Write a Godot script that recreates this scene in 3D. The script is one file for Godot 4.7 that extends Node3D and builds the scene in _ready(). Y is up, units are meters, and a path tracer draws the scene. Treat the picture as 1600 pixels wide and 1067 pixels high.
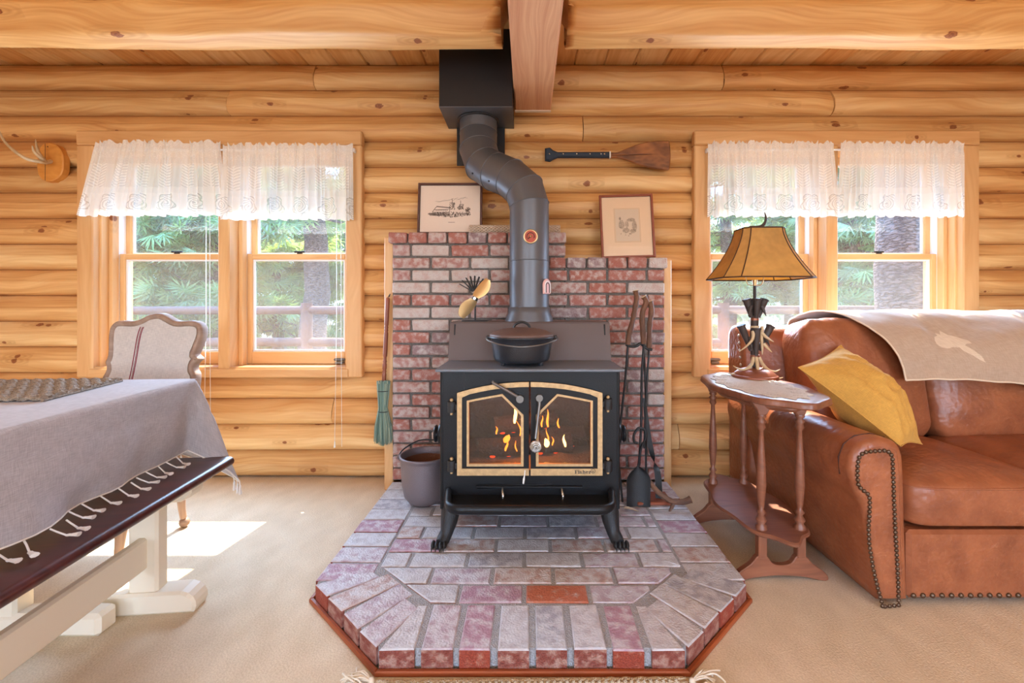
extends Node3D
# Log-cabin living room: wood stove on a brick hearth between two windows.
# Units are metres, the camera stands at x 0, z 0 and looks along -z.

const F := 700.0      # focal length in pixels of the 1600 x 1067 frame
const VX := 825.0     # where the lens axis meets the frame
const VY := 480.0
const EYE := 1.01     # height of the lens
const ZW := 2.67      # depth of the log wall
const CEIL := 2.47
const HT := 0.068     # top of the hearth

var M := {}
var rng := RandomNumberGenerator.new()
var names := {}
var O := Vector3.ZERO             # base of the thing being built; vertices are given in room coordinates
var unit_uv := false              # give the next sheets texture coordinates from 0 to 1
var X := Transform3D.IDENTITY     # extra placement while a shape is added


func _ready() -> void:
	rng.seed = 7
	make_camera()
	make_sky_and_sun()
	make_area_lights()
	make_materials()
	build_shell()
	build_log_wall()
	build_ceiling()
	build_windows()
	build_outside()
	build_hearth()
	build_brick_wall()
	build_stove()
	build_pipe()
	build_sofa()
	build_dining()
	build_side_table()
	build_curtains()
	build_hearth_things()
	build_wall_things()


func make_camera() -> void:
	var c := Camera3D.new()
	c.name = "camera"
	c.projection = Camera3D.PROJECTION_FRUSTUM
	c.near = 0.05
	c.far = 300.0
	c.size = 0.05 * 1067.0 / F
	c.frustum_offset = Vector2((800.0 - VX) / F, -(533.5 - VY) / F) * 0.05
	c.position = Vector3(0, EYE, 0)
	add_child(c)
	c.current = true


func make_sky_and_sun() -> void:
	var e := Environment.new()
	e.background_mode = Environment.BG_SKY
	var sm := ProceduralSkyMaterial.new()
	sm.sky_top_color = Color(0.40, 0.62, 0.90)
	sm.sky_horizon_color = Color(0.80, 0.90, 0.97)
	sm.ground_horizon_color = Color(0.62, 0.62, 0.58)
	sm.ground_bottom_color = Color(0.35, 0.33, 0.28)
	sm.sky_energy_multiplier = 3.2
	sm.sun_angle_max = 8.0
	var sky := Sky.new()
	sky.sky_material = sm
	e.sky = sky
	e.tonemap_mode = Environment.TONE_MAPPER_LINEAR
	e.tonemap_exposure = 1.07
	e.sdfgi_enabled = true
	e.ssao_enabled = true
	e.ssil_enabled = true
	var w := WorldEnvironment.new()
	w.name = "environment"
	w.environment = e
	add_child(w)
	var s := DirectionalLight3D.new()
	s.name = "sun"
	s.light_color = Color(1.0, 0.95, 0.86)
	s.light_energy = 8.0
	s.light_angular_distance = 0.55
	s.shadow_enabled = true
	add_child(s)
	s.look_at_from_position(Vector3.ZERO, Vector3(-0.14, -1.30, 1.0))


func make_area_lights() -> void:
	# soft light through unseen glazed doors behind the camera, placed to brighten the room
	for x in [-1.9, 1.9]:
		var a := AreaLight3D.new()
		a.name = "unseen_rear_glazing_light"
		a.area_size = Vector2(2.3, 1.8)
		a.light_color = Color(0.95, 0.98, 1.0)
		a.light_energy = 6.4
		a.area_range = 30.0
		a.area_attenuation = 2.0
		a.shadow_enabled = true
		a.position = Vector3(x, 1.04, 3.42)
		add_child(a, true)
	# sky light entering by the two windows of the log wall, below the valances, one for each pair of sashes
	for x in [-2.15, -1.40, 1.40, 2.15]:
		var a := AreaLight3D.new()
		a.name = "window_daylight"
		a.area_size = Vector2(0.60, 0.76)
		a.light_color = Color(0.74, 0.87, 1.0)
		a.light_energy = 2.7
		a.area_range = 30.0
		a.area_attenuation = 2.0
		a.shadow_enabled = true
		a.position = Vector3(x, 1.10, -2.608)
		a.rotation.y = PI
		add_child(a, true)


# added ceiling lamps out of view, to brighten carpet and room: a glowing diffuser with its light just below
func added_ceiling_lamp(x: float, z: float, words: String) -> void:
	var t := thing("added_ceiling_lamp", words, "lamp", Vector3(x, CEIL - 0.09, z), "added ceiling lamps")
	part("frame", bx(Vector3(x, CEIL - 0.035, z), Vector3(1.25, 0.07, 0.65), 0.006), M.vinyl, t)
	part("added_lamp_diffuser", bx(Vector3(x, CEIL - 0.078, z), Vector3(1.2, 0.018, 0.6), 0.006), M.added_lamp_glow, t)
	var a := AreaLight3D.new()
	a.name = "added_ceiling_lamp_light"
	a.area_size = Vector2(1.2, 0.6)
	a.light_color = Color(1.0, 0.96, 0.91)
	a.light_energy = 1.7
	a.area_range = 30.0
	a.area_attenuation = 2.0
	a.shadow_enabled = true
	a.position = Vector3(x, CEIL - 0.095, z)
	a.rotation.x = -PI / 2
	add_child(a, true)


# ---------------------------------------------------------------- helpers

func at(px: float, py: float, d: float) -> Vector3:
	return Vector3((px - VX) * d / F, EYE - (py - VY) * d / F, -d)


func V(x: float, y: float, d: float) -> Vector3:   # d is depth in front of the camera
	return Vector3(x, y, -d)


func S(smooth := true) -> SurfaceTool:
	var st := SurfaceTool.new()
	st.begin(Mesh.PRIMITIVE_TRIANGLES)
	st.set_smooth_group(0 if smooth else -1)
	return st


func vert(st: SurfaceTool, p: Vector3, uv := Vector2.ZERO) -> void:
	st.set_uv(uv)
	st.add_vertex(X * p - O)


func tri_out(st: SurfaceTool, a: Vector3, b: Vector3, c: Vector3, mid: Vector3, ua := Vector2.ZERO, ub := Vector2.ZERO, uc := Vector2.ZERO) -> void:
	vert(st, a, ua)
	if (a - c).cross(a - b).dot((a + b + c) / 3.0 - mid) < 0:
		vert(st, c, uc); vert(st, b, ub)
	else:
		vert(st, b, ub); vert(st, c, uc)


func quad_out(st: SurfaceTool, a: Vector3, b: Vector3, c: Vector3, d: Vector3, mid: Vector3, uv := []) -> void:
	if uv.is_empty():
		uv = [Vector2.ZERO, Vector2.RIGHT, Vector2.ONE, Vector2.DOWN]
	tri_out(st, a, b, c, mid, uv[0], uv[1], uv[2])
	tri_out(st, a, c, d, mid, uv[0], uv[2], uv[3])


# rows of points; uv in metres, u along the rows' sequence, v along each row
func sheet(st: SurfaceTool, rows: Array, wrap := false, uv0 := Vector2.ZERO, flip := false) -> void:
	var n: int = rows[0].size()
	var u := PackedFloat32Array(); u.resize(rows.size())
	var mid := n / 2
	for i in range(1, rows.size()):
		u[i] = u[i - 1] + rows[i][mid].distance_to(rows[i - 1][mid])
	var k: int = rows.size() / 2
	var v := PackedFloat32Array(); v.resize(n + 1)
	for j in range(1, n + 1):
		v[j] = v[j - 1] + rows[k][j % n].distance_to(rows[k][j - 1])
	if unit_uv:
		for i in rows.size(): u[i] = float(i) / (rows.size() - 1)
		for j in n + 1: v[j] = float(j) / (n - 1)
	for i in rows.size() - 1:
		for j in (n if wrap else n - 1):
			var j2 := (j + 1) % n
			var a: Vector3 = rows[i][j]; var b: Vector3 = rows[i + 1][j]; var c: Vector3 = rows[i + 1][j2]; var d: Vector3 = rows[i][j2]
			var ta := uv0 + Vector2(u[i], v[j]); var tb := uv0 + Vector2(u[i + 1], v[j]); var tc := uv0 + Vector2(u[i + 1], v[j + 1]); var td := uv0 + Vector2(u[i], v[j + 1])
			if flip:
				vert(st, a, ta); vert(st, c, tc); vert(st, b, tb); vert(st, a, ta); vert(st, d, td); vert(st, c, tc)
			else:
				vert(st, a, ta); vert(st, b, tb); vert(st, c, tc); vert(st, a, ta); vert(st, c, tc); vert(st, d, td)


func fan(st: SurfaceTool, ring: Array, mid: Vector3, inside: Vector3) -> void:
	for j in ring.size():
		tri_out(st, ring[j], ring[(j + 1) % ring.size()], mid, inside, Vector2(ring[j].x, ring[j].y), Vector2(ring[j].x, ring[j].y), Vector2(mid.x, mid.y))


# a box with chamfered edges; u runs along the longest side
func box(st: SurfaceTool, mid: Vector3, size: Vector3, bevel := 0.004, turn := Basis.IDENTITY, jitter := 0.0) -> void:
	st.set_smooth_group(-1)
	var h := size / 2.0
	var b: float = minf(bevel, minf(h.x, minf(h.y, h.z)) * 0.9)
	var long := 0
	if size.y > size.x and size.y >= size.z: long = 1
	elif size.z > size.x and size.z > size.y: long = 2
	var off := Vector2(rng.randf(), rng.randf()) * 3.0
	var p := {}
	var q := {}
	for i in 8:
		var s := Vector3(1 if i & 1 else -1, 1 if i & 2 else -1, 1 if i & 4 else -1)
		for a in 3:
			var e := Vector3(s.x * (h.x - b), s.y * (h.y - b), s.z * (h.z - b))
			e[a] = s[a] * h[a]
			if jitter > 0: e += Vector3(rng.randf_range(-1, 1), rng.randf_range(-1, 1), rng.randf_range(-1, 1)) * jitter
			p[i * 3 + a] = mid + turn * e
			q[i * 3 + a] = e
	var uvof := func(k: int, a: int) -> Vector2:
		var e: Vector3 = q[k]
		var o := 3 - long - a if a != long else (long + 1) % 3
		return off + (Vector2(e[long], e[o]) if a != long else Vector2(e[(long + 2) % 3] * 0.3, e[o]))
	for a in 3:
		var m1 := 1 << ((a + 1) % 3)
		var m2 := 1 << ((a + 2) % 3)
		for side in 2:
			var base := (1 << a) if side else 0
			var k := [base * 3 + a, (base | m1) * 3 + a, (base | m1 | m2) * 3 + a, (base | m2) * 3 + a]
			quad_out(st, p[k[0]], p[k[1]], p[k[2]], p[k[3]], mid, [uvof.call(k[0], a), uvof.call(k[1], a), uvof.call(k[2], a), uvof.call(k[3], a)])
	if b <= 0.0: return
	for a in 3:
		var a1 := (a + 1) % 3
		var a2 := (a + 2) % 3
		for i in 4:
			var lo := ((1 << a1) if i & 1 else 0) | ((1 << a2) if i & 2 else 0)
			var hi := lo | (1 << a)
			var k := [lo * 3 + a1, hi * 3 + a1, hi * 3 + a2, lo * 3 + a2]
			quad_out(st, p[k[0]], p[k[1]], p[k[2]], p[k[3]], mid, [uvof.call(k[0], a1), uvof.call(k[1], a1), uvof.call(k[2], a1), uvof.call(k[3], a1)])
	for i in 8:
		tri_out(st, p[i * 3], p[i * 3 + 1], p[i * 3 + 2], mid)


func bx(mid: Vector3, size: Vector3, bevel := 0.004, turn := Basis.IDENTITY, jitter := 0.0) -> SurfaceTool:
	var st := S(false)
	box(st, mid, size, bevel, turn, jitter)
	return st


func slab(x0: float, x1: float, y0: float, y1: float, d0: float, d1: float, bevel := 0.004) -> SurfaceTool:   # by its limits
	return bx(Vector3((x0 + x1) / 2, (y0 + y1) / 2, -(d0 + d1) / 2), Vector3(absf(x1 - x0), absf(y1 - y0), absf(d1 - d0)), bevel)


# a round bar along points; rad is a number or one for each point
func tube(st: SurfaceTool, pts: Array, rad, sides := 10, cap := true, flat := 1.0, group := 0) -> void:
	st.set_smooth_group(group)
	var rows := []
	var n := pts.size()
	var t0: Vector3 = (pts[1] - pts[0]).normalized()
	var side: Vector3 = t0.cross(Vector3.UP if absf(t0.y) < 0.9 else Vector3.RIGHT).normalized()
	for i in n:
		var t: Vector3 = (pts[mini(i + 1, n - 1)] - pts[maxi(i - 1, 0)]).normalized()
		side = (side - t * side.dot(t)).normalized()
		var up := t.cross(side)
		var r: float = rad if rad is float else rad[i]
		var row := []
		for k in sides:
			var a := TAU * k / sides
			row.append(pts[i] + side * cos(a) * r + up * sin(a) * r * flat)
		rows.append(row)
	sheet(st, rows, true)
	if cap:
		st.set_smooth_group(group + 90)
		fan(st, rows[0], pts[0], (pts[0] + pts[1]) / 2)
		fan(st, rows[n - 1], pts[n - 1], (pts[n - 1] + pts[n - 2]) / 2)


func tb(pts: Array, rad, sides := 10, cap := true, flat := 1.0) -> SurfaceTool:
	var st := S()
	tube(st, pts, rad, sides, cap, flat)
	return st


# profile of (radius, height) round an axis; a point given twice makes a hard edge
func lathe(st: SurfaceTool, prof: Array, base := Vector3.ZERO, n := 32, turn := Basis.IDENTITY, squash := Vector2.ONE) -> void:
	var g := 0
	st.set_smooth_group(0)
	for i in prof.size() - 1:
		if prof[i].is_equal_approx(prof[i + 1]):
			g += 1
			st.set_smooth_group(g)
			continue
		var rows := []
		for k in n + 1:
			var a := TAU * k / n
			rows.append([base + turn * Vector3(prof[i].x * cos(a) * squash.x, prof[i].y, prof[i].x * sin(a) * squash.y), base + turn * Vector3(prof[i + 1].x * cos(a) * squash.x, prof[i + 1].y, prof[i + 1].x * sin(a) * squash.y)])
		sheet(st, rows)


func lt(prof: Array, base := Vector3.ZERO, n := 32, turn := Basis.IDENTITY, squash := Vector2.ONE) -> SurfaceTool:
	var st := S()
	lathe(st, prof, base, n, turn, squash)
	return st


# a flat outline (x, y) given thickness from z0 to z1, with a bevel round both faces; turn and base place it
func prism(st: SurfaceTool, poly: PackedVector2Array, z0: float, z1: float, base := Vector3.ZERO, turn := Basis.IDENTITY, bevel := 0.0, smooth_side := false) -> void:
	if Geometry2D.is_polygon_clockwise(poly):
		poly.reverse()
	var inner := inset(poly, bevel) if bevel > 0 else poly
	var tris := Geometry2D.triangulate_polygon(inner)
	var off := Vector2(rng.randf(), rng.randf()) * 3.0
	st.set_smooth_group(-1)
	var w := func(p: Vector2, z: float) -> Vector3: return base + turn * Vector3(p.x, p.y, z)
	var dirn := signf(z1 - z0)
	for i in range(0, tris.size(), 3):
		var a := inner[tris[i]]; var b := inner[tris[i + 1]]; var c := inner[tris[i + 2]]
		var m := (a + b + c) / 3.0
		var inside: Vector3 = w.call(m, (z0 + z1) / 2)
		tri_out(st, w.call(a, z1), w.call(b, z1), w.call(c, z1), inside, a + off, b + off, c + off)
		tri_out(st, w.call(a, z0), w.call(b, z0), w.call(c, z0), inside, a + off, b + off, c + off)
	var levels := [[inner, z0], [poly, z0 + dirn * bevel], [poly, z1 - dirn * bevel], [inner, z1]] if bevel > 0 else [[poly, z0], [poly, z1]]
	for l in levels.size() - 1:
		st.set_smooth_group(l + 5 if smooth_side else -1)
		var run := 0.0
		for i in poly.size():
			var j := (i + 1) % poly.size()
			var a: Vector2 = levels[l][0][i]; var b: Vector2 = levels[l][0][j]; var c: Vector2 = levels[l + 1][0][j]; var d: Vector2 = levels[l + 1][0][i]
			var za: float = levels[l][1]; var zc: float = levels[l + 1][1]
			var inside: Vector3 = w.call((poly[i] + poly[j]) / 2.0 - Vector2(poly[j].y - poly[i].y, poly[i].x - poly[j].x).normalized() * 0.01, (z0 + z1) / 2)
			var ln := a.distance_to(b)
			quad_out(st, w.call(a, za), w.call(b, za), w.call(c, zc), w.call(d, zc), inside, [off + Vector2(run, za), off + Vector2(run + ln, za), off + Vector2(run + ln, zc), off + Vector2(run, zc)])
			run += ln


func pr(poly: PackedVector2Array, z0: float, z1: float, base := Vector3.ZERO, turn := Basis.IDENTITY, bevel := 0.0, smooth_side := false) -> SurfaceTool:
	var st := S(false)
	prism(st, poly, z0, z1, base, turn, bevel, smooth_side)
	return st


func inset(poly: PackedVector2Array, by: float) -> PackedVector2Array:   # poly is counter-clockwise
	var out := PackedVector2Array()
	var n := poly.size()
	for i in n:
		var e1 := (poly[i] - poly[(i + n - 1) % n]).normalized()
		var e2 := (poly[(i + 1) % n] - poly[i]).normalized()
		var n1 := Vector2(-e1.y, e1.x)
		var n2 := Vector2(-e2.y, e2.x)
		var m := (n1 + n2)
		var l := m.length()
		m = n1 if l < 0.2 else m / l
		out.append(poly[i] + m * by / maxf(0.45, m.dot(n1)))
	return out


# a frame between two loops with the same number of points (x, y), thick from depth d0 (front) to d1
func ring(st: SurfaceTool, outer: PackedVector2Array, inner: PackedVector2Array, d0: float, d1: float, open := false) -> void:
	st.set_smooth_group(-1)
	var n := outer.size()
	for i in (n - 1 if open else n):
		var j := (i + 1) % n
		var a := outer[i]; var b := outer[j]; var c := inner[j]; var d := inner[i]
		var m := (a + b + c + d) / 4.0
		var mid := V(m.x, m.y, (d0 + d1) / 2)
		quad_out(st, V(a.x, a.y, d0), V(b.x, b.y, d0), V(c.x, c.y, d0), V(d.x, d.y, d0), mid, [a, b, c, d])
		quad_out(st, V(a.x, a.y, d1), V(b.x, b.y, d1), V(c.x, c.y, d1), V(d.x, d.y, d1), mid, [a, b, c, d])
		quad_out(st, V(a.x, a.y, d0), V(b.x, b.y, d0), V(b.x, b.y, d1), V(a.x, a.y, d1), mid)
		quad_out(st, V(d.x, d.y, d0), V(c.x, c.y, d0), V(c.x, c.y, d1), V(d.x, d.y, d1), mid)
		if open and i == 0:
			quad_out(st, V(a.x, a.y, d0), V(d.x, d.y, d0), V(d.x, d.y, d1), V(a.x, a.y, d1), mid)
		if open and i == n - 2:
			quad_out(st, V(b.x, b.y, d0), V(c.x, c.y, d0), V(c.x, c.y, d1), V(b.x, b.y, d1), mid)


func rg(outer: PackedVector2Array, inner: PackedVector2Array, d0: float, d1: float, open := false) -> SurfaceTool:
	var st := S(false)
	ring(st, outer, inner, d0, d1, open)
	return st


# a soft box: superellipsoid with half sizes h; e below 1 makes it boxier
func puff(st: SurfaceTool, mid: Vector3, h: Vector3, turn := Basis.IDENTITY, e := 0.35, nu := 28, nv := 18, bend = null) -> void:
	st.set_smooth_group(0)
	var rows := []
	for i in nu + 1:
		var a := TAU * i / nu
		var row := []
		for j in nv + 1:
			var b := -PI / 2 + PI * j / nv
			var cb := pow(absf(cos(b)), e)
			var p := Vector3(signf(cos(a)) * pow(absf(cos(a)), e) * cb * h.x, signf(sin(b)) * pow(absf(sin(b)), e) * h.y, signf(sin(a)) * pow(absf(sin(a)), e) * cb * h.z)
			if bend: p = bend.call(p)
			row.append(mid + turn * p)
		rows.append(row)
	sheet(st, rows)


func spline(pts: Array, each := 6) -> Array:   # Catmull-Rom through the points
	var out := []
	var n := pts.size()
	for i in n - 1:
		for k in each:
			var t := float(k) / each
			if pts[0] is Vector3:
				out.append((pts[i] as Vector3).cubic_interpolate(pts[i + 1], pts[maxi(i - 1, 0)], pts[mini(i + 2, n - 1)], t))
			elif pts[0] is Vector2:
				out.append((pts[i] as Vector2).cubic_interpolate(pts[i + 1], pts[maxi(i - 1, 0)], pts[mini(i + 2, n - 1)], t))
			else:
				out.append(cubic_interpolate(pts[i], pts[i + 1], pts[maxi(i - 1, 0)], pts[mini(i + 2, n - 1)], t))
	out.append(pts[n - 1])
	return out


func numbered(called: String) -> String:
	var n: int = names.get(called, 0)
	names[called] = n + 1
	return called if n == 0 else "%s_%03d" % [called, n]


func thing(called: String, label: String, category: String, base := Vector3.ZERO, group := "") -> Node3D:
	var o := Node3D.new()
	o.name = numbered(called)
	add_child(o)
	o.position = base
	O = base
	tag(o, label, category, group)
	return o


func tag(o: Node, label: String, category: String, group := "", kind := "") -> void:
	if label: o.set_meta("label", label)
	if category: o.set_meta("category", category)
	if group: o.set_meta("group", group)
	if kind: o.set_meta("kind", kind)


func setting(called: String, label := "") -> Node3D:
	var o := Node3D.new()
	o.name = called
	add_child(o)
	O = Vector3.ZERO
	o.set_meta("kind", "structure")
	if label: o.set_meta("label", label)
	return o


func commit(st: SurfaceTool) -> ArrayMesh:
	st.generate_normals()
	return st.commit()


func part(called: String, st: SurfaceTool, mat: Material, parent: Node, label := "") -> MeshInstance3D:
	return place(called, commit(st), mat, parent, Transform3D.IDENTITY, label)


func place(called: String, mesh: Mesh, mat: Material, parent: Node, xf := Transform3D.IDENTITY, label := "") -> MeshInstance3D:
	var o := MeshInstance3D.new()
	o.name = called if parent != self else numbered(called)
	o.mesh = mesh
	o.material_override = mat
	o.transform = xf
	if label: o.set_meta("label", label)
	parent.add_child(o, true)
	return o


func solo(called: String, st: SurfaceTool, mat: Material, label: String, category: String, group := "") -> MeshInstance3D:
	var o := part(called, st, mat, self)
	tag(o, label, category, group)
	return o


func ball(st: SurfaceTool, mid: Vector3, r: float, n := 10, squash := Vector3.ONE, turn := Basis.IDENTITY) -> void:
	var rows := []
	st.set_smooth_group(0)
	for i in n + 1:
		var row := []
		for j in n / 2 + 1:
			var a := TAU * i / n
			var b := PI * j / (n / 2) - PI / 2
			row.append(mid + turn * (Vector3(cos(a) * cos(b), sin(b), sin(a) * cos(b)) * r * squash))
		rows.append(row)
	sheet(st, rows)


func bl(mid: Vector3, r: float, n := 10, squash := Vector3.ONE, turn := Basis.IDENTITY) -> SurfaceTool:
	var st := S()
	ball(st, mid, r, n, squash, turn)
	return st


# ---------------------------------------------------------------- materials

func noise(seed_: int, freq := 1.0, octaves := 3) -> FastNoiseLite:
	var n := FastNoiseLite.new()
	n.seed = seed_
	n.noise_type = FastNoiseLite.TYPE_SIMPLEX_SMOOTH
	n.frequency = freq
	n.fractal_octaves = octaves
	return n


# a texture from a function of (u, v) in 0..1; its last part is blended into its first so that it repeats
func texture(w: int, h: int, f: Callable, seam := 0.1) -> ImageTexture:
	return ImageTexture.create_from_image(picture(w, h, f, seam))


func picture(w: int, h: int, f: Callable, seam := 0.1) -> Image:
	var data := PackedByteArray()
	data.resize(w * h * 4)
	var k := 0
	for y in h:
		var v := float(y) / h
		for x in w:
			var u := float(x) / w
			var c: Color = f.call(u, v)
			if seam > 0:
				if u > 1.0 - seam:
					c = c.lerp(f.call(u - 1.0, v), (u - 1.0 + seam) / seam)
				if v > 1.0 - seam:
					c = c.lerp(f.call(u, v - 1.0), (v - 1.0 + seam) / seam)
			data[k] = clampi(int(c.r * 255.0), 0, 255)
			data[k + 1] = clampi(int(c.g * 255.0), 0, 255)
			data[k + 2] = clampi(int(c.b * 255.0), 0, 255)
			data[k + 3] = clampi(int(c.a * 255.0), 0, 255)
			k += 4
	return Image.create_from_data(w, h, false, Image.FORMAT_RGBA8, data)


func C(r: int, g: int, b: int, a := 255) -> Color:
	return Color8(r, g, b, a)


func mat(color: Color, rough := 0.6, tex: Texture2D = null, scale := Vector3.ONE, metal := 0.0) -> StandardMaterial3D:
	var m := StandardMaterial3D.new()
	m.albedo_color = color
	m.roughness = rough
	m.metallic = metal
	m.albedo_texture = tex
	m.uv1_scale = scale
	return m


func relief(m: StandardMaterial3D, tex: Texture2D, cm: float) -> StandardMaterial3D:
	m.heightmap_enabled = true
	m.heightmap_texture = tex
	m.heightmap_scale = cm
	return m


func world(m: StandardMaterial3D, scale: float) -> StandardMaterial3D:
	m.uv1_triplanar = true
	m.uv1_world_triplanar = true
	m.uv1_scale = Vector3.ONE * scale
	return m


func grey_noise(size: int, seed_: int, freq: float, octaves := 4) -> ImageTexture:
	var n := noise(seed_, freq / size, octaves)
	return ImageTexture.create_from_image(n.get_seamless_image(size, size))


# wood with the grain along u; knots are drawn over it
func wood(w: int, h: int, seed_: int, light: Color, dark: Color, knots: int, fine := 90.0, knot_color := Color8(122, 62, 30), aspect := 3.0) -> ImageTexture:
	var n1 := noise(seed_, 1.0, 3)
	var n2 := noise(seed_ + 1, 1.0, 2)
	var n3 := noise(seed_ + 2, 1.0, 2)
	var im := picture(w, h, func(u: float, v: float) -> Color:
		var warp := n3.get_noise_2d(u * 3.0, v * 3.0) * 0.06
		var a := n1.get_noise_2d(u * 3.0, (v + warp) * fine * 0.25) * 0.5 + 0.5
		var b := n2.get_noise_2d(u * 9.0, (v + warp) * fine) * 0.5 + 0.5
		var c := n3.get_noise_2d(u * 1.5 + 7.0, v * 4.0) * 0.5 + 0.5
		var t := clampf(a * 0.55 + b * 0.25 + c * 0.35 - 0.12, 0.0, 1.0)
		return light.lerp(dark, t * t * (3.0 - 2.0 * t)), 0.1)
	var r := RandomNumberGenerator.new()
	r.seed = seed_
	for k in knots:
		var cx := r.randi_range(60, w - 60)
		var cy := r.randi_range(20, h - 20)
		var ry := r.randf_range(0.007, 0.019) * h
		var rx := ry * w / h / aspect * r.randf_range(1.1, 1.7)
		for y in range(maxi(0, int(cy - ry * 4)), mini(h, int(cy + ry * 4))):
			for x in range(maxi(0, int(cx - rx * 5)), mini(w, int(cx + rx * 5))):
				var dx := (x - cx) / rx
				var dy := (y - cy) / ry
				var d := sqrt(dx * dx + dy * dy) + n2.get_noise_2d(x * 0.1, y * 0.1) * 0.25
				var halo := sqrt(dx * dx * 0.12 + dy * dy)
				var c := im.get_pixel(x, y)
				if d < 1.0:
					var rings := 0.5 + 0.5 * sin(d * 14.0)
					c = c.lerp(knot_color.lerp(dark, rings * 0.45), clampf((1.0 - d) * 5.0, 0.0, 0.95))
				elif halo < 3.0:
					var rings := 0.5 + 0.5 * sin(halo * 9.0)
					c = c.lerp(dark.darkened(0.12), clampf((3.0 - halo) / 3.0, 0.0, 1.0) * (0.15 + rings * 0.4))
				im.set_pixel(x, y, c)
	return ImageTexture.create_from_image(im)


# fired clay with smears of old lime wash
func brick_look(seed_: int, base: Color, deep: Color, wash: Color, amount: float) -> ImageTexture:
	var n1 := noise(seed_, 1.0, 3)
	var n2 := noise(seed_ + 5, 1.0, 2)
	return texture(256, 256, func(u: float, v: float) -> Color:
		var a := n1.get_noise_2d(u * 7.0, v * 7.0) * 0.5 + 0.5
		var b := n2.get_noise_2d(u * 40.0, v * 40.0) * 0.5 + 0.5
		var c := base.lerp(deep, clampf(b * 0.8, 0.0, 1.0))
		var s := smoothstep(0.60 - amount * 0.55, 1.0 - amount * 0.45, a * 0.85 + b * 0.22)
		c = c.lerp(wash.lerp(wash.darkened(0.18), b * 0.6), s * 0.8)
		if n2.get_noise_2d(u * 60.0 + 40.0, v * 60.0) > 0.66: c = c.darkened(0.22)
		return c, 0.12)


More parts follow.
